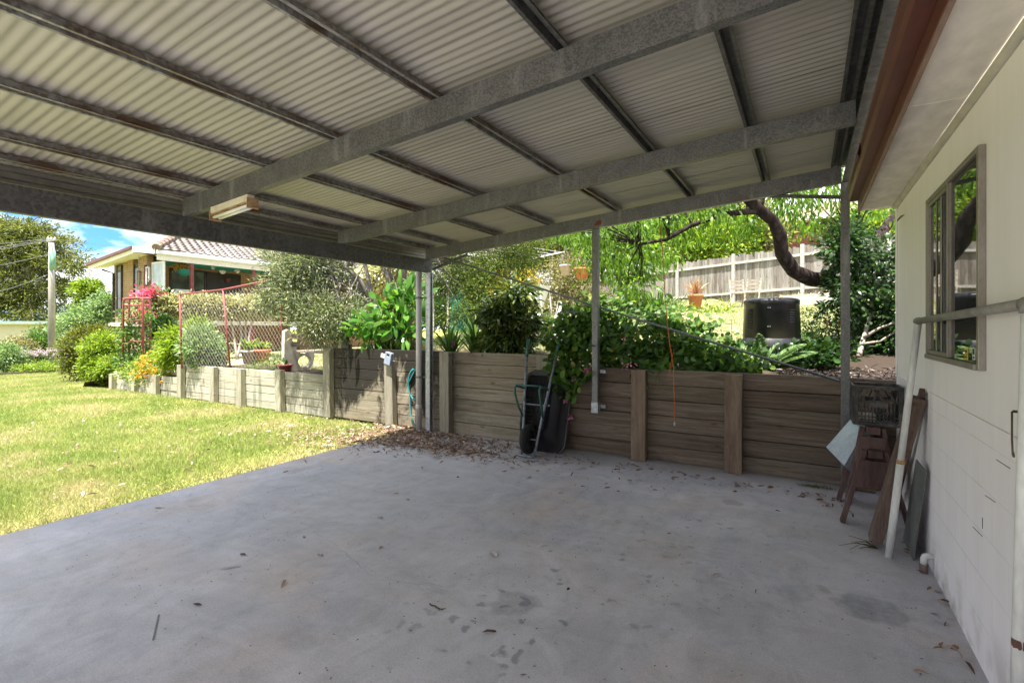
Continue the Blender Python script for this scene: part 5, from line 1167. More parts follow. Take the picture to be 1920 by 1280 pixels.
tree('garden_tree', 'yellow green bushy tree beyond the fence right of the pull cord', 1330, 455, 25, 2.2, 1.2, 'l_bright', 230, 40, .28, .14, [(1270,470,25,1.3,.8),(1400,440,26,1.5,1.0)], group=g_)
tree('garden_tree', 'mid green tree beyond the left end of the fence', 1230, 420, 28, 2.6, 1.8, 'l_mid', 260, 40, .3, .13, [(1180,460,27,1.6,1.0),(1300,380,29,2.4,1.5)], group=g_)
tree('garden_tree', 'brownish thin tree beyond the fence before the brick neighbour house', 1440, 440, 24, 1.1, .8, 'l_brownish', 110, 30, .2, .09, [(1400,400,25,1.2,.8)], group=g_)
tree('garden_tree', 'tall olive tree behind the clothesline shrubs', 1040, 400, 30, 3.4, 2.2, 'l_gum', 330, 40, .34, .13, [(940,430,30,2.4,1.4),(1120,410,31,2.4,1.6),(860,450,31,2.0,1.2)], group=g_)
tree('garden_tree', 'pale green tree beyond the fence right of the dark shrub', 1640, 440, 24, 1.6, 1.6, 'l_bright', 160, 34, .26, .12, [(1700,400,25,1.6,1.2)], group=g_)
# brick neighbour house beyond the fence
nb_ = thing('neighbour_house', 'red brick house with pale eaves beyond the paling fence', 'house', onT(P(1520,540,26)))
a_ = P(1468, 600, 27); b_ = P(1640, 600, 27); 
MB().box((a_.x, a_.y, 1.5), (b_.x+2, a_.y+6, P(1500,420,27).z)).build('wall', M['brick_red'], nb_)
zt = P(1500,420,27).z
MB().box((a_.x-.5, a_.y-.6, zt), (b_.x+2.5, a_.y+6.5, zt+.18)).build('eave', M['cream'], nb_)
MB().add([(a_.x-.5,a_.y-.6,zt+.19),(b_.x+2.5,a_.y-.6,zt+.19),(b_.x,a_.y+3,zt+1.6),(a_.x+2,a_.y+3,zt+1.6),(a_.x-.5,a_.y+6.5,zt+.19),(b_.x+2.5,a_.y+6.5,zt+.19)],[(0,1,2,3),(5,4,3,2),(4,0,3),(1,5,2)]).build('roof', M['tilecap'], nb_)
# ---------------------------------------------------------------- left end of the bed: bench, mesh frame, arch, shrubs, pots
bn = onT((-8.72, 6.06, 0)); be = thing('garden_bench', 'cast concrete ended garden bench with dark slats above the low timber wall', 'bench', bn)
# two sculpted ends: outline in the (depth, height) plane with a round hole; bench faces along +X
def bench_end(xo):
    o0 = bn+Vector((xo, 0, 0)); out_ = [(-.06,0),(.50,0),(.60,.12),(.64,.30),(.62,.40),(.50,.40),(.44,.36),(.30,.36),(.20,.44),(.13,.62),(.10,.80),(.03,.84),(-.05,.80),(-.06,.55)]
    hole = [(.36+.15*math.cos(t_)+.04, .19+.115*math.sin(t_)) for t_ in np.linspace(0, 6.283, 17)[:-1]]
    import bmesh
    bm = bmesh.new(); th_ = .09
    def loop(pts): 
        vs_ = [bm.verts.new((o0.x+p[0]*BDX.x, o0.y+p[0]*BDX.y, o0.z+p[1])) for p in pts]
        return [bm.edges.new((vs_[i], vs_[(i+1) % len(vs_)])) for i in range(len(vs_))]
    ed = loop(out_)+loop(hole); bmesh.ops.triangle_fill(bm, edges=ed, use_beauty=True)
    r_ = bmesh.ops.extrude_face_region(bm, geom=bm.faces[:]); nv = [v for v in r_['geom'] if isinstance(v, bmesh.types.BMVert)]
    bmesh.ops.translate(bm, verts=nv, vec=Vector((-BDX.y, BDX.x, 0))*th_); bmesh.ops.recalc_face_normals(bm, faces=bm.faces[:])
    me = bpy.data.meshes.new('end'); bm.to_mesh(me); bm.free()
    return link('end', me, M['conc'], be, False, .012)
BDX = Vector((0, 1, 0)); bench_end(0.0)
eo = Vector((1.62, 0, -.02)); bn_ = bn; bn = bn+eo; bench_end(0.0); bn = bn_
for (dx, z0_, w_, h_) in [(.06,.70,.03,.11),(.12,.545,.03,.10),(.30,.395,.10,.035),(.44,.405,.10,.035)]:
    MB().beam(bn+Vector((-.02,dx,z0_)), bn+eo+Vector((.06,dx,z0_)), w_, h_).build('slat', M['oldslat'] if dx > .2 else M['board'], be, bevel=.006)
# chicken wire frame of red pipe
frp = [(341,690,10.6),(432,690,10.2),(533,688,9.7)]
fr_ = thing('mesh_frame', 'red pipe frame strung with chicken wire standing behind the low wall', 'mesh frame', onT(P(432,690,10.2)))
tops = [P(337,552,10.6), P(418,543,10.2), P(523,522,9.7)]; bots = [onT(P(*q_)) for q_ in frp]
for a_, b_ in zip(bots, tops): MB().tube([a_, b_], .019, 8).build('post', M['red_rust'], fr_, True)
MB().tube([tops[0], tops[1], tops[2]], .019, 8).build('top_rail', M['red_rust'], fr_, True)
mb = MB()
def fpq(i, j):
    i2 = i*2; k = min(int(i2), 1); f_ = i2-k; a_ = bots[k].lerp(bots[k+1], f_); b_ = tops[k].lerp(tops[k+1], f_); return a_.lerp(b_, .04+.95*j)
NI, NJ = 34, 20
for i in range(NI+1):
    for sgn in (1, -1):
        prev = None
        seg = []
        for j in range(NJ+1):
            x_ = i/NI+sgn*(j/NJ)*NJ/NI*.62-(.0 if sgn > 0 else -.0)
            if 0 <= x_ <= 1: seg.append(fpq(x_, j/NJ))
        if len(seg) > 1: mb.tube(seg, .0022, 3, False)
for sgn in (1, -1):
    for i in range(1, 20):
        seg = []
        for j in range(NJ+1):
            x_ = (-i/NI if sgn > 0 else 1+i/NI)+sgn*(j/NJ)*NJ/NI*.62
            if 0 <= x_ <= 1: seg.append(fpq(x_, j/NJ))
        if len(seg) > 1: mb.tube(seg, .0022, 3, False)
mb.build('mesh', M['mesh'], fr_)
# rose arch of red pipe
ra = onT(P(256, 690, 13.0)); ag = thing('rose_arch', 'small square topped arch of red pipe carrying a climbing plant', 'garden arch', ra)
for (ul, ur, d_) in [(231,268,12.9),(242,282,13.9)]:
    l0, r0_ = onT(P(ul,690,d_)), onT(P(ur,690,d_)); tl_, tr_ = P(ul,560,d_), P(ur,558,d_)
    up_ = Vector((0,0,.08)); dv = (tr_-tl_).normalized()*.08
    MB().tube([l0, tl_-up_, tl_-up_*.3+dv*.3, tl_+dv, tr_-dv, tr_-up_*.3-dv*.3, tr_-up_, r0_], .026, 8).build('hoop', M['red_rust'], ag, True)
for v in (572, 600, 640):
    for a_, b_ in ((P(231,v,12.9), P(268,v,12.9)), (P(242,v,13.9), P(282,v,13.9))): MB().tube([a_, b_], .014, 6).build('crossbar', M['red_rust'], ag, True)
for a_, b_ in ((P(231,560,12.9), P(242,560,13.9)), (P(268,560,12.9), P(282,560,13.9))): MB().tube([a_, b_], .022, 6).build('crossbar', M['red_rust'], ag, True)
bush('climbing_rose', 'leafy climber growing up through the red pipe arch', [(tuple(P(248,640,13.1)), (.22,.3,.45)), (tuple(P(265,600,13.3)), (.2,.3,.3)), (tuple(P(250,675,13)), (.35,.3,.2)), (tuple(P(240,600,13)), (.1,.2,.4)), (tuple(P(275,660,13.2)), (.18,.2,.3))], 120, 16, .15, .10, .05, 'kite', 'l_mid', 'climber', 8, .015, base=ra+Vector((.05,.2,0)))
# flower bed and bushes
def fbush(label, u, v, d, rx, rz, mat, ncl, per, L, W, name='garden_bush', extra=(), cat='shrub', shape='kite', group='bushes along the low timber wall', stems=5):
    c_ = P(u, v, d); ells = [(tuple(c_), (rx, rx*.85, rz))]+[(tuple(P(*e[:3])), (e[3], e[3]*.85, e[4])) for e in extra]
    zb = max(float(up_h(c_.x, c_.y)), float(low_h(c_.x, c_.y)))
    return bush(name, label, ells, ncl, per, .2*rx+.05, L, W, shape, mat, cat, stems, .03, 'twig', Vector((c_.x, c_.y, zb)), group)
fbush('big rounded olive green clipped bush left of the yellow one', 168, 655, 16.2, .78, .72, 'l_olive', 520, 34, .08, .04, extra=[(190,640,16.2,.5,.45),(150,680,16,.45,.4)])
fbush('rounded yellow green bush at the end of the low timber wall', 190, 655, 14.2, .48, .46, 'l_bright', 330, 32, .08, .04, extra=[(200,690,14,.4,.35),(172,688,14.2,.25,.28)])
fbush('small light green shrub between the yellow bush and the red arch', 212, 685, 13.5, .28, .25, 'l_bright', 90, 22, .07, .035)
t_ = fbush('sprawling orange flowered plant hanging over the lowest timber edging', 290, 685, 12.2, .40, .26, 'l_bright', 130, 24, .06, .03, name='flowering_plant', extra=[(250,695,12.3,.3,.2),(305,700,11.6,.18,.2),(270,705,11.9,.3,.14)])
pos, out, _ = crown([(tuple(P(288,682,11.9)), (.42,.3,.26)), (tuple(P(262,700,11.8)), (.3,.2,.14)), (tuple(P(304,705,11.4)), (.16,.12,.18))], 70, 6, .06); leaves('blossoms', pos, out, .05, .04, 'round', M['l_orange'], t_)
fbush('bright yellow green bush behind the mesh frame post', 345, 640, 11.6, .42, .42, 'l_bright', 260, 28, .11, .035, extra=[(335,660,11.5,.4,.35),(315,665,11.7,.25,.3),(370,618,11.6,.25,.2)])
fbush('pale silvery green bush before the red mesh frame', 378, 650, 10.9, .36, .40, 'l_sage', 280, 26, .09, .035, extra=[(390,665,10.8,.3,.28)])
fbush('dark green upright bush in the shade of the verandah corner', 308, 620, 14.5, .30, .40, 'l_dark', 120, 22, .10, .05)
strap('banana like paddle leaf plant rising behind the pale bush', 405, 640, 11.8, 10, .55, .16, 'l_bright', 1.1, name='paddle_leaf_plant', spread=.1)
# pots behind the mesh frame
g_ = 'pots behind the mesh frame'
def potted(u, v, d, r, h, mat, label, leafm, L=.22, n=30):
    b_ = onT(P(u, v, d)); t_ = pot('plant_pot', label, b_, r, h, mat, 'plant pot', g_); a = RS.rand(n)*6.283; el = .3+RS.rand(n)
    dr = np.stack([np.cos(a)*np.cos(el), np.sin(a)*np.cos(el), np.sin(el)], -1); leaves('plant', np.tile(np.array(b_)+[0,0,h*.95],(n,1)), dr, L*(.6+.6*RS.rand(n)), L*.22, 'strap', M[leafm], t_)
potted(413, 668, 11.6, .19, .32, 'terracotta', 'orange terracotta pot half hidden by the pale silvery bush', 'l_mid')
potted(468, 664, 12.0, .19, .33, 'palepot', 'pale clay pot with spiky leaves behind the mesh frame', 'l_bright', .34)
potted(492, 660, 12.0, .19, .32, 'terracotta', 'square shouldered terracotta pot of leafy green plant behind the mesh frame', 'l_bright', .26, 46)
potted(535, 690, 9.6, .13, .16, 'redpaint', 'small dark red saucer pot at the foot of the right mesh frame post', 'l_mid', .16, 14)
# little weeds on the lawn edge above the wall
for k, (u, v, lab) in enumerate([(480,692,'small leafy weed on the lawn edge below the mesh frame'), (505,688,'taller spindly weed beside the small leafy one'), (522,686,'thin weed close to the right mesh frame post')]):
    b_ = onT(P(u, v, 9.75)); pos, out, _ = crown([(tuple(b_+Vector((0,0,.12+.06*k))), (.07,.07,.12+.06*k))], 14, 6, .05); t_ = thing('weed', lab, 'weed', b_, 'weeds above the low wall'); leaves('leaves', pos, out, .07, .025, 'kite', M['l_mid'], t_)

sb('pale cream leaved shrub behind the twisted trunks of the bottlebrush', 735, 515, 15, .9, .5, 'l_varieg', 200, 30, .12, .06)
sb('dense green tall hedge shrub beyond the corner post', 835, 520, 24, 1.6, 1.3, 'l_mid', 330, 40, .16, .07, extra=[(880,560,23,1.2,.8),(800,570,26,1.0,1.0),(910,520,25,1.6,1.2)])
sb('dark shrub in the shade behind the teal shelter', 850, 585, 22, 1.3, .7, 'l_dark', 260, 36, .14, .07, extra=[(900,580,21,1.0,.6),(815,590,23,.8,.6)])

bush('shade_shrub', 'low dark glossy shrub filling the shade behind the right carport post', [(tuple(P(1640,655,6.9)), (.34,.3,.16)), (tuple(P(1580,660,6.8)), (.22,.3,.12)), (tuple(P(1685,640,6.6)), (.25,.3,.25)), (tuple(P(1620,625,7.4)), (.4,.3,.2))], 190, 16, .12, .08, .036, 'long', 'l_dark', stems=6, sr=.012, base=onT(P(1625,665,6.9)))
# ---------------------------------------------------------------- brick house with verandah
hz = .2
ho_ = thing('brick_house', 'tan brick house with tiled roof and a raised verandah behind the clipped hedge', 'house', (-22.5, 14, hz))
XF, XW, YC, YV, YE = -20.35, -22.1, 9.16, 15.2, 24.0
FLZ, TOPZ = 1.78, 4.15
# walls: end wall, verandah back wall with openings left as framed pieces, right wing
MB().box((-24.55,YC,hz),(-22.9,YC+.22,TOPZ+.1)).box((-22.45,YC,hz),(-21.75,YC+.22,TOPZ+.3)).box((-22.9,YC,hz),(-22.45,YC+.22,FLZ+.3)).box((-21.75,YC,hz),(XF-.25,YC+.22,FLZ-.02)).build('end_wall', M['brick_x'], ho_)
MB().box((XW-.22,YC+.221,FLZ),(XW,YE,TOPZ+.2)).build('wall', M['brick_y'], ho_)
MB().box((XF-.75,YV,hz-.4),(XF-.53,YE,TOPZ)).box((XW+.001,YV,FLZ),(XF-.751,YV+.2,TOPZ)).build('wing_wall', M['brick_y'], ho_)
MB().box((XF-1.5,YC+.3,hz-.3),(XF-1.28,YV-.001,FLZ-.16)).build('base_wall', M['brick_y'], ho_)
MB().box((XF-.32,YC+.0,hz-.2),(XF+.02,YC+.36,FLZ-.16)).build('pier', M['brick_y'], ho_)
MB().box((XF-.30,12.35,hz-.2),(XF-.02,12.62,FLZ-.16)).build('pier', M['redpaint'], ho_)
MB().box((XW+.001,YC-.12,FLZ-.155),(XF+.06,YV-.002,FLZ)).build('verandah_floor', M['conc'], ho_, bevel=.01)
MB().box((-24.7,YC-.14,FLZ-.2),(XF-.33,YC-.001,FLZ-.05)).build('plinth_ledge', M['conc'], ho_)
# end wall windows
def hwin(a, b, name='window', glass='hglass', fm='dark_door', f=.05, parent=None, ax='x'):
    parent = parent or ho_; m = MB()
    if ax == 'x':   # lies in a y = const plane
        x0, y, z0 = a; x1, _, z1 = b
        m.box((x0,y-.03,z0),(x0+f,y+.03,z1)).box((x1-f,y-.03,z0),(x1,y+.03,z1)).box((x0+f,y-.03,z1-f),(x1-f,y+.03,z1)).box((x0+f,y-.03,z0),(x1-f,y+.03,z0+f))
        w_ = m.build(name, M[fm], parent); MB().box((x0+f,y-.008,z0+f),(x1-f,y+.008,z1-f)).build('pane', M[glass], w_)
    else:
        x, y0, z0 = a; _, y1, z1 = b
        m.box((x-.03,y0,z0),(x+.03,y0+f,z1)).box((x-.03,y1-f,z0),(x+.03,y1,z1)).box((x-.03,y0+f,z1-f),(x+.03,y1-f,z1)).box((x-.03,y0+f,z0),(x+.03,y1-f,z0+f))
        w_ = m.build(name, M[fm], parent); MB().box((x-.008,y0+f,z0+f),(x+.008,y1-f,z1-f)).build('pane', M[glass], w_)
    return w_
hwin((-24.2,YC-.035,1.95),(-23.75,YC-.035,4.05))
hwin((-22.895,YC+.05,FLZ+.31),(-22.455,YC+.05,4.05))
hwin((-21.30,YC-.0,FLZ+.02),(XF-.06,YC,3.98), 'screen', 'frost', 'white', .06)
MB().tube([(-24.48,YC-.05,hz),(-24.48,YC-.05,3.75),(-24.7,YC-.35,3.88)], .04, 8).build('downpipe', M['dark_door'], ho_, True)
MB().tube([(-21.72,YC-.06,FLZ),(-21.72,YC-.06,3.9)], .045, 8).build('downpipe', M['redpaint'], ho_, True)
# verandah doors and windows on the back wall
XO = XW+.035
hwin((XO,10.1,FLZ+.02),(XO,11.5,3.92), 'glass_door', 'hglass', 'dark_door', .07, ax='y')
d_ = hwin((XO,11.52,FLZ+.02),(XO,13.0,3.90), 'screen_door', 'dark_door', 'dark_door', .07, ax='y')
d_['label'] = 'dark brown mesh screen door'
w3 = hwin((XO,14.0,2.55),(XO,15.15,3.85), 'window', 'hglass', 'cream', .06, ax='y')
MB().add([(XO+.035,14.1,3.75),(XO+.035,15.0,3.75),(XO+.035,15.05,2.65),(XO+.035,14.75,2.9),(XO+.035,14.3,3.45),(XO+.05,14.1,3.75),(XO+.05,15.0,3.75),(XO+.05,15.05,2.65),(XO+.05,14.75,2.9),(XO+.05,14.3,3.45)],[(0,1,2,3,4),(9,8,7,6,5),(0,5,6,1),(1,6,7,2),(2,7,8,3),(3,8,9,4),(4,9,5,0)]).build('curtain', M['curtain'], w3)
hwin((XF-.50,18.2,2.4),(XF-.50,19.8,3.9), 'window', 'hglass', 'white', .07, ax='y')
hwin((XF-.50,21.6,2.4),(XF-.50,22.8,3.9), 'window', 'hglass', 'white', .07, ax='y')
# posts, beam, gutter, shade cloth ceiling
for y_ in (10.08, 12.55): MB().box((XF-.05,y_-.06,FLZ),(XF+.05,y_+.06,3.985)).build('verandah_post', M['redpaint'], ho_, bevel=.008)
MB().box((XF-.06,YC-.25,3.99),(XF+.0,YE,4.27)).build('verandah_beam', M['cream'], ho_)
MB().box((XF+.001,YC-.32,4.20),(XF+.12,YE,4.34)).build('gutter', M['white'], ho_, bevel=.01)
MB().box((XW+.001,YC+.23,4.02),(XF-.061,YV-.001,4.04)).build('verandah_ceiling', M['shadecloth'], ho_)
# roofs: main slope with courses of tiles, hip end, lower eave over the end wall
t = NT('tiled_slope'); x, y, z = t.sep()
c = t.ramp(t.noise(3, 5), [(.3, (.11,.092,.085)), (.5, (.165,.14,.13)), (.7, (.22,.19,.18))])
c = t.mix(.5, c, t.ramp(t.isl(), [(0, .6), (1, 1)]), 'MULTIPLY'); t.set(c, .8, 0, .25); M['tiles'] = t.m
rx0, rz0, rx1, rz1 = XF+.10, 4.36, -25.0, 6.25
nc = 15; mb = MB(); sl_ = (rz1-rz0)/(rx1-rx0)
for k in range(nc):
    xa = rx0+(rx1-rx0)*k/nc; xb = rx0+(rx1-rx0)*(k+1.08)/nc
    ys0 = YC-.32+max(0,(rx0-xa))*.78
    y_ = ys0+(k % 2)*.15-.15
    while y_ < YE:
        ya, yb = max(y_, ys0), min(y_+.30, YE)
        if yb-ya > .05:
            m_ = 5; vs = []
            for i in range(m_+1):
                f_ = i/m_; ww = .026*math.cos(2*math.pi*f_)
                za = rz0+sl_*(xa-rx0)+.055+ww; zb2 = rz0+sl_*(xb-rx0)+.02+ww
                vs += [(xa, ya+(yb-ya)*f_, za), (xb, ya+(yb-ya)*f_, zb2), (xa, ya+(yb-ya)*f_, za-.045)]
            mb.add(vs, [q_ for i in range(m_) for q_ in ((3*i, 3*i+3, 3*i+4, 3*i+1), (3*i+2, 3*i+5, 3*i+3, 3*i))])
        y_ += .30
rf = mb.build('roof', M['tiles'], ho_)
hc0 = Vector((rx0, YC-.34, rz0+.06)); hc1 = Vector((rx1, YC-.34+(rx0-rx1)*.78, rz1+.08))
mb = MB()
for k in range(14):
    a_ = hc0.lerp(hc1, k/14); b_ = hc0.lerp(hc1, (k+1.1)/14); mb.tube([a_, b_], [.14,.11], 8)
mb.build('hip_cap', M['tilecap'], rf)
# hip end, falling to the lowered eave over the end wall
ea, eb, ec = Vector((rx0-.05, YC-.36, 4.34)), Vector((-21.6, YC-.52, 4.42)), Vector((-25.3, YC-.60, 4.02))
MB().add([tuple(eb+Vector((0,0,.1))), tuple(hc0), tuple(hc1), (-27, 16, rz1), tuple(ec+Vector((-.1,0,.1))),
          tuple(eb+Vector((0,0,.06))), tuple(hc0-Vector((0,0,.05))), tuple(hc1-Vector((0,0,.05))), (-27, 16, rz1-.05), tuple(ec+Vector((-.1,0,.06)))],
         [(0,1,2,3,4),(9,8,7,6,5),(0,5,6,1),(4,9,5,0)]).build('hip_slope', M['tilecap'], ho_)
MB().beam(eb+Vector((.0,-.03,.08)), ec+Vector((0,-.03,.08)), .10, .10).build('eave_gutter', M['brownfascia'], ho_)
MB().beam(eb+Vector((.0,.02,-.05)), ec+Vector((0,.02,-.05)), .03, .16).build('eave_fascia', M['cream'], ho_)
MB().add([tuple(eb+Vector((0,.04,-.10))), tuple(ec+Vector((0,.04,-.10))), (-25.2,YC+.05,4.04), (-21.7,YC+.05,4.30), tuple(eb+Vector((0,.04,-.08))), tuple(ec+Vector((0,.04,-.08))), (-25.2,YC+.05,4.06), (-21.7,YC+.05,4.32)],
         [(0,1,2,3),(7,6,5,4),(0,4,5,1),(1,5,6,2),(2,6,7,3),(3,7,4,0)]).build('eave_soffit', M['cream'], ho_)
MB().beam(eb+Vector((.0,.0,.02)), ea+Vector((0,0,-.05)), .04, .2).build('barge', M['white'], ho_)
# things on the verandah
def vplace(u, v, X): return PX(u, v, X)
cbd = MB().box((-21.95,10.05,FLZ),(-21.5,10.75,3.05)).build('cupboard', M['white'], None, bevel=.01); tag(cbd, 'white cupboard standing against the verandah wall by the frosted screen', 'cupboard')
q = vplace(317, 525, -21.3); sd_ = thing('plant_stand', 'dark stool with a potted plant before the white cupboard on the verandah', 'plant stand', (q.x, q.y, FLZ))
mb = MB()
for sx, sy in ((-.14,-.14),(.14,-.14),(-.14,.14),(.14,.14)): mb.box((q.x+sx-.02,q.y+sy-.02,FLZ),(q.x+sx+.02,q.y+sy+.02,2.55))
mb.box((q.x-.18,q.y-.18,2.55),(q.x+.18,q.y+.18,2.6)); mb.build('stand', M['dark_door'], sd_)
pot('plant_pot', 'brown pot of dark leaves on the stool on the verandah', Vector((q.x,q.y,2.6)), .15, .28, 'redpaint', 'plant pot')
p_ = bpy.data.objects['plant_pot.004'] if 'plant_pot.004' in bpy.data.objects else sd_
n = 26; a = RS.rand(n)*6.283; el = .3+RS.rand(n); leaves('plant', np.tile([q.x,q.y,2.85],(n,1)), np.stack([np.cos(a)*np.cos(el), np.sin(a)*np.cos(el), np.sin(el)], -1), .25, .07, 'strap', M['l_dark'], p_)
q = vplace(346, 506, -20.9); t_ = thing('hanging_basket', 'teal hanging basket of trailing leaves under the verandah roof', 'hanging basket', q)
MB().lathe(q+Vector((0,0,-.12)), [(.10,-.10),(.22,-.02),(.27,.10),(.27,.14),(.25,.14)], 18).build('basket', M['shadecloth'], t_, True)
mb = MB()
for k in range(3): mb.tube([q+Vector((.25*math.cos(2.1*k),.25*math.sin(2.1*k),.02)), q+Vector((0,0,.55))], .008, 4)
mb.build('hanger', M['wire'], t_); pos, out, _ = crown([(tuple(q+Vector((0,0,.08))), (.34,.34,.08))], 18, 10, .1); out[:,2] -= .4; leaves('foliage', pos, out, .12, .04, 'kite', M['l_orange'], t_)
q = vplace(417, 507, XW+.07); tag(MB().lathe((0,0,0), [(.15,0),(.16,.02),(.02,.03)], 24).build('wall_plate', M['white'], None, True, world=False), 'round white plate hung on the verandah brick wall right of the dark door', 'plate')
o = bpy.data.objects['wall_plate']; o.location = q; o.rotation_euler = (0, math.pi/2, 0)
q = vplace(427, 529, XW+.1); t_ = pot('wall_pot', 'small red pot fixed on the verandah brick wall below the white plate', q, .10, .16, 'redpaint', 'wall pot')
for (u, v, lab, mt) in [(400,500,'white flower ornament hanging before the dark door','cloth'), (445,508,'small white bird ornament hanging at the curtained window','cloth')]:
    q = vplace(u, v, -20.9); t_ = thing('hanging_ornament', lab, 'ornament', q)
    MB().tube([q+Vector((0,0,.08)), q+Vector((0,0,.45))], .006, 4).build('thread', M['wire'], t_)
    n = 16; leaves('petals', np.tile(np.array(q),(n,1)), RS.normal(size=(n,3)), .14, .07, 'kite', M[mt], t_)
for (u, v, X, lab) in [(265,515,-21.9,'dark wind chime lantern hanging under the eave of the end wall'), (287,508,-21.2,'pale tube wind chime hanging before the frosted screen')]:
    q = vplace(u, v, X); q.y = min(q.y, YC-.2); t_ = thing('wind_chime', lab, 'wind chime', q)
    mb = MB(); 
    for k in range(5): mb.tube([q+Vector((.06*math.cos(1.26*k),.06*math.sin(1.26*k),.1)), q+Vector((.06*math.cos(1.26*k),.06*math.sin(1.26*k),-.3-.06*k))], .016, 6)
    mb.lathe(q+Vector((0,0,.10)), [(.08,0),(.08,.02),(.01,.06)], 12); mb.build('tubes', M['cloth'] if 'pale' in lab else M['galv'], t_)
    MB().tube([q+Vector((0,0,.15)), q+Vector((0,0,.75))], .006, 4).build('cord', M['wire'], t_)
# clipped hedge in front of the verandah, on bare stems
he = []
for u in range(285, 520, 16): he.append((tuple(P(u, 574+ (2 if u > 400 else 0), 15.6+.35*(u-280)/240)), (.34, .45, .31 if u > 300 else .36)))
hb = Vector((he[7][0][0], he[7][0][1], 0)); hb.z = float(up_h(hb.x, hb.y))
t_ = thing('clipped_hedge', 'clipped hedge of cream edged leaves floating on bare stems before the verandah', 'hedge', hb)
pos, out, cl = crown(he, 1500, 22, .11, .8)
leaves('foliage', pos, out, .08+.05*RS.rand(len(pos)), .045, 'kite', M['l_varieg'], t_)
mb = MB()
for u in (360, 395, 440, 452, 465, 480):
    b_ = onT(P(u+random.uniform(-8,8), 655, 15.4)); e = Vector(he[min(int((u-285)/16), len(he)-1)][0]); trunkto(mb, [b_, b_.lerp(e,.4)+Vector((random.uniform(-.2,.2),0,0)), e], .045, .02, 6, .08)
    for k in range(4): limbs(mb, b_.lerp(e,.5), cl, 1, .02) if False else None
mb.build('stems', M['bark_pale'], t_, True)
pos, out, _ = crown([(tuple(P(272,556,15.4)), (.36,.3,.16)), (tuple(P(285,552,15.4)), (.3,.3,.12)), (tuple(P(280,590,15.2)), (.18,.2,.3)), (tuple(P(277,600,15.2)), (.3,.2,.14))], 80, 14, .12)
bgv = thing('bougainvillea', 'hot pink flowering climber at the left end of the clipped hedge', 'climber', onT(P(275,640,15.3)))
leaves('blossoms', pos, out, .08, .07, 'round', M['l_pink'], bgv); pos2 = pos[RS.rand(len(pos)) < .5]+RS.normal(size=(1,3))*.05+np.array([.0,.1,.05]); leaves('foliage', pos2, RS.normal(size=(len(pos2),3)), .1, .05, 'kite', M['l_mid'], bgv)
mb = MB(); trunkto(mb, [onT(P(275,640,15.3)), P(278,600,15.3), P(272,560,15.4)], .03, .012, 6); mb.build('stems', M['twig'], bgv)
# shade cloth bay and garden clutter right of the post
q = onT(P(862, 590, 20)); t_ = thing('shade_shelter', 'teal shade cloth shelter with white edged roof beyond the corner post', 'shelter', q)
a_, b_ = P(845,560,20), P(905,590,19.5)
MB().grid(lambda i, j: (a_.x+(b_.x-a_.x)*i, a_.y+.25*math.sin(7*i)*j, q.z+.05+(a_.z+.45-q.z)*j*(1-.35*i)), 16, 8).build('cloth', M['shadecloth'], t_, True)
MB().beam(P(805,553,20), P(838,541,20), .5, .06).build('roof_edge', M['white'], t_)
for u in (812, 840): MB().tube([onT(P(u,600,20)), P(u,548,20)], .05, 8).build('post', M['conc'], t_)
strap('yellow leaved strap plant beyond the corner post', 820, 625, 13, 26, .5, .05, 'l_yellow', 1.0)
for k, (u, v, r, lab) in enumerate([(838,612,.35,'low grey garden rocks with pale succulents beside the teal shelter'), (862,608,.4,'low pale rocks at the edge of the sunlit lawn')]):
    b_ = onT(P(u, v, 15.5)); t_ = thing('rockery', lab, 'rocks', b_, 'garden rocks'); mb = MB()
    for j in range(7):
        c_ = b_+Vector((random.uniform(-r,r), random.uniform(-.2,.2), .04)); rr = random.uniform(.07,.15)
        mb.lathe(c_, [(rr*.8,-.05),(rr,.02),(rr*.75,rr*.6),(rr*.2,rr*.8)], 7)
    mb.build('rock', M['conc'], t_); pos, out, _ = crown([(tuple(b_+Vector((0,.1,.15))), (r,.2,.15))], 20, 12, .1); leaves('foliage', pos, out, .1, .05, 'kite', M['l_sage'], t_)
# ---------------------------------------------------------------- far left: pole, wires, trees, cottage, flower bed
def lowT(u, d): p = P(u, 0, d); return Vector((p.x, p.y, float(low_h(p.x, p.y))))
pb2 = lowT(97, 25.0); ph = P(97, 455, 25.0)
pw_ = thing('power_pole', 'grey timber power pole with green stained top standing at the lawn edge', 'power pole', pb2)
MB().tube([pb2, pb2.lerp(ph,.66), pb2.lerp(ph,.661), ph], [.16,.135,.135,.12], 12).build('shaft', M['pole'], pw_, True)
t = NT('green_stain'); t.set(t.ramp(t.noise(6, 4, (3,3,.4)), [(.35, (.10,.26,.18)), (.65, (.22,.36,.28))]), .8); M['greenst'] = t.m
MB().tube([P(98,470,24.97), P(99,505,24.97)], [.125,.14], 12).build('green_sleeve', M['greenst'], pw_, True)
MB().beam(P(88,452,25), P(106,449,25), .09, .09).build('crossarm', M['pole'], pw_)
mb = MB()
for u in (90, 96, 103): mb.lathe(P(u, 450, 25), [(.05,0),(.06,.05),(.03,.08),(.05,.1),(.02,.14)], 8)
mb.build('insulator', M['white'], pw_)
far_ = [((90,447,25), (-120,458,18)), ((96,448,25), (-120,470,18)), ((103,448,25), (-120,478,18)), ((97,475,25), (-90,508,20)), ((97,512,25), (-60,560,20)), ((98,512,25), (225,522,22)), ((104,449,25), (330,470,60))]
for k, (a_, b_) in enumerate(far_):
    pa, pb3 = P(*a_), P(*b_); pm = pa.lerp(pb3,.5)-Vector((0,0,.12)); MB().tube([pa, pa.lerp(pm,.5)-Vector((0,0,.02)), pm, pm.lerp(pb3,.5)-Vector((0,0,.02)), pb3], .011, 5).build('wire', M['wire'], pw_)
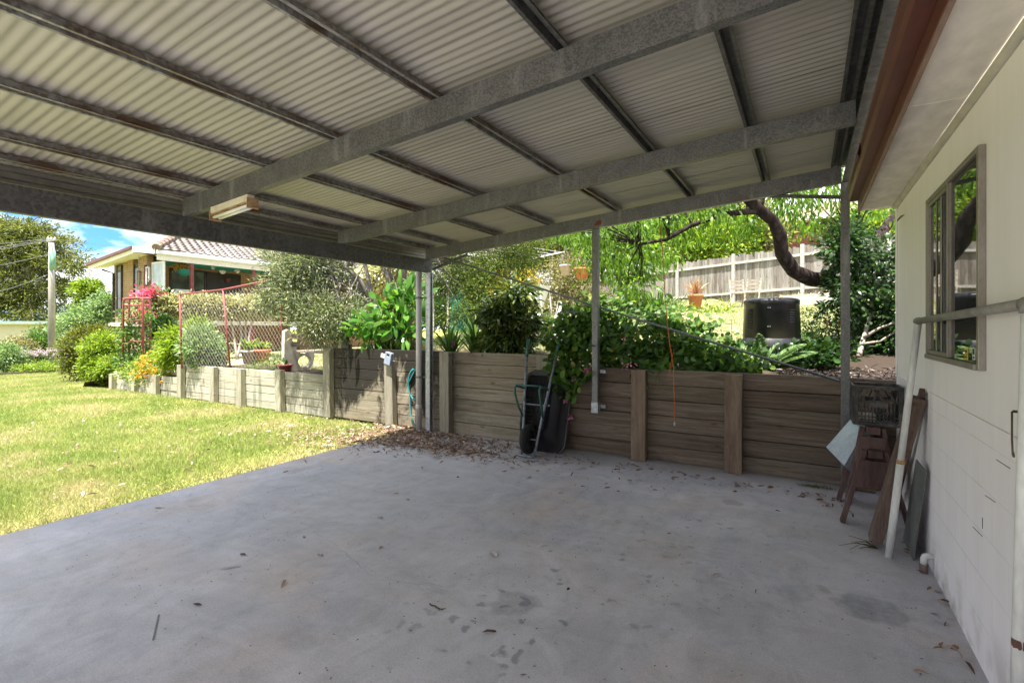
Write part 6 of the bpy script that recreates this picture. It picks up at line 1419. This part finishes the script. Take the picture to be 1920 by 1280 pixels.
gl = lowT(70, 46); GE = [(tuple(P(*q[:3])), (q[3], q[3], q[4])) for q in [(55,432,46,2.6,1.1),(115,460,46,1.6,.9),(0,440,46,2.4,1.2),(40,470,46,3.0,1.5),(90,490,46,2.4,1.2),(10,500,46,3.0,1.5),(135,500,45,1.1,.7),(60,540,46,3.4,1.3),(120,545,46,1.8,.9),(10,570,45,3.0,1.4),(80,590,46,2.8,1.2),(-50,520,47,4.0,3),(150,480,45,.7,.6),(70,440,46,2.2,.9),(25,440,47,2,1)]]
t_ = thing('gum_tree', 'big spreading gum tree beyond the power pole at the far left', 'tree', gl)
pos, out, cl = crown(GE, 960, 34, .62, .5, .5); leaves('crown', pos, out, .28+.18*RS.rand(len(pos)), .11, 'kite', M['l_gum'], t_)
mb = MB(); trunkto(mb, [gl, P(60,600,46), P(50,540,46), P(60,480,46)], .5, .2, 10, .2)
for k in range(46): trunkto(mb, [P(55,570-60*(k % 3),46), P(55,560-40*(k % 3),46).lerp(Vector(cl[k*7]),.5)+Vector((0,0,.4)), Vector(cl[k*7])], .13, .03, 6, .3)
mb.build('trunk', M['bark_pale'], t_, True)
def ftree(label, u, v, d, rx, rz, mat, ncl, per, L, W, extra=(), name='tree'):
    return tree(name, label, u, v, d, rx, rz, mat, ncl, per, L, W, extra, 'bark_pale', 'trees beyond the lawn at the far left', lowT(u, d), .15, .26)
ftree('small yellow green tree between the gum tree and the house', 165, 545, 40, 1.1, .9, 'l_bright', 170, 36, .22, .11, [(160,575,40,.8,.8),(178,540,40,.6,.5)])
ftree('dense blue green bush tree before the house end wall', 170, 600, 30, 1.5, 1.0, 'l_sage', 330, 40, .18, .09, [(200,570,30,.8,.6),(130,620,30,.9,.9),(150,640,29,1.0,.7)])
ftree('dark green low tree behind the power pole', 115, 640, 34, 1.4, 1.2, 'l_mid', 220, 36, .2, .1, [(80,640,34,1.0,.9)])
# pale cottage with green roof
cq_ = P(45, 620, 38); ct = thing('cottage', 'low pale cottage with a flat green roof beyond the flower bed at the far left', 'house', lowT(45, 38))
a_, b_ = P(-60,607,38), P(108,607,38)
def cpt(s, z, n=0): 
    d_ = (b_-a_); d_.z = 0; d_.normalize(); nn_ = Vector((d_.y,-d_.x,0)); L_ = (Vector((b_.x,b_.y,0))-Vector((a_.x,a_.y,0))).length
    return Vector((a_.x,a_.y,0))+d_*s*L_+nn_*n+Vector((0,0,z))
def cbox(s0, s1, z0, z1, n0, n1):
    return MB().add([cpt(s0,z0,n0),cpt(s1,z0,n0),cpt(s1,z0,n1),cpt(s0,z0,n1),cpt(s0,z1,n0),cpt(s1,z1,n0),cpt(s1,z1,n1),cpt(s0,z1,n1)],[(0,3,2,1),(4,5,6,7),(0,1,5,4),(1,2,6,5),(2,3,7,6),(3,0,4,7)])
zt_ = a_.z; cbox(0,1,-1.5,zt_,0,-5).build('wall', M['cottage'], ct); cbox(-.02,1.03,zt_+.001,zt_+.20,.5,-5.4).build('roof', M['greenroof'], ct)
cbox(-.02,1.03,zt_-.04,zt_,.45,.38).build('fascia', M['cream'], ct)
w_ = cbox(.0,.80,-.85,.22,.03,-.03).build('window', M['hglass'], ct); cbox(.0,.80,.225,.30,.04,-.03).build('window_head', M['white'], ct); cbox(.0,.80,-.02,.04,.045,.031).build('rail', M['frost'], w_)
cbox(.80,.86,-1.5,zt_-.001,.05,.001).build('panel', M['brick_x'], ct)
# planting at the edge of the lawn
def lowbush(label, u, v, d, rx, rz, mat, ncl, per, L, W, extra=(), name='border_bush', stems=4):
    c_ = P(u, v, d); ells = [(tuple(c_), (rx, rx*.7, rz))]+[(tuple(P(*e[:3])), (e[3], e[3]*.7, e[4])) for e in extra]
    return bush(name, label, ells, ncl, per, .2*rx+.05, L, W, 'kite', M and mat, 'shrub', stems, .03, 'twig', lowT(u, d), 'plants at the lawn edge on the far left')
lowbush('silver leaved low bush at the extreme left of the lawn edge', 8, 670, 23, .8, .6, 'l_sage', 200, 28, .12, .05)
lowbush('reddish brown shrub left of the power pole', 35, 655, 27, 1.1, .5, 'l_brownish', 180, 30, .14, .06)
lowbush('green leafy shrub just left of the power pole', 80, 650, 28, .8, .7, 'l_mid', 200, 30, .15, .07)
lowbush('blue green shrub just right of the power pole', 118, 660, 27, .6, .55, 'l_sage', 150, 28, .13, .06)
for k, (u, d, lab) in enumerate([(45,24,'clump of lilac flowered agapanthus left of the pole'), (70,24,'clump of lilac flowered agapanthus nearest the left of the pole foot'), (108,24,'clump of lilac flowered agapanthus right of the pole foot')]):
    b_ = lowT(u, d); t_ = thing('agapanthus', lab, 'plant', b_, 'agapanthus along the lawn edge'); n = 120; a = RS.rand(n)*6.283; el = .5+RS.rand(n)*.8
    pos = np.array(b_)[None,:]+np.stack([RS.normal(size=n)*.4, RS.normal(size=n)*.2, 0*a], -1)
    leaves('leaves', pos, np.stack([np.cos(a)*np.cos(el), np.sin(a)*np.cos(el), np.sin(el)], -1), .55, .05, 'strap', M['l_mid'], t_)
    n = 14; fp = np.array(b_)[None,:]+np.stack([RS.normal(size=n)*.45, RS.normal(size=n)*.2, .75+.25*RS.rand(n)], -1); mb = MB()
    for p_ in fp: mb.tube([(p_[0],p_[1],b_.z), tuple(p_)], .008, 4)
    mb.build('stalks', M['stem_green'], t_); pp_ = np.repeat(fp, 26, 0)+RS.normal(size=(n*26,3))*.05; leaves('blossoms', pp_, RS.normal(size=pp_.shape), .06, .03, 'kite', M['l_lilac'], t_)
lowbush('yellow flowering ground plants at the lawn edge before the agapanthus', 45, 690, 22, .5, .15, 'l_bright', 60, 20, .1, .04, extra=[(80,688,22,.6,.2)], stems=0)
tag(MB().beam(lowT(-10,20.5)+Vector((0,0,.03)), lowT(115,22.5)+Vector((0,0,.03)), .08, .12).build('bed_edging', M['board'], None), 'dark timber edging between the far lawn and the flower bed', 'edging')
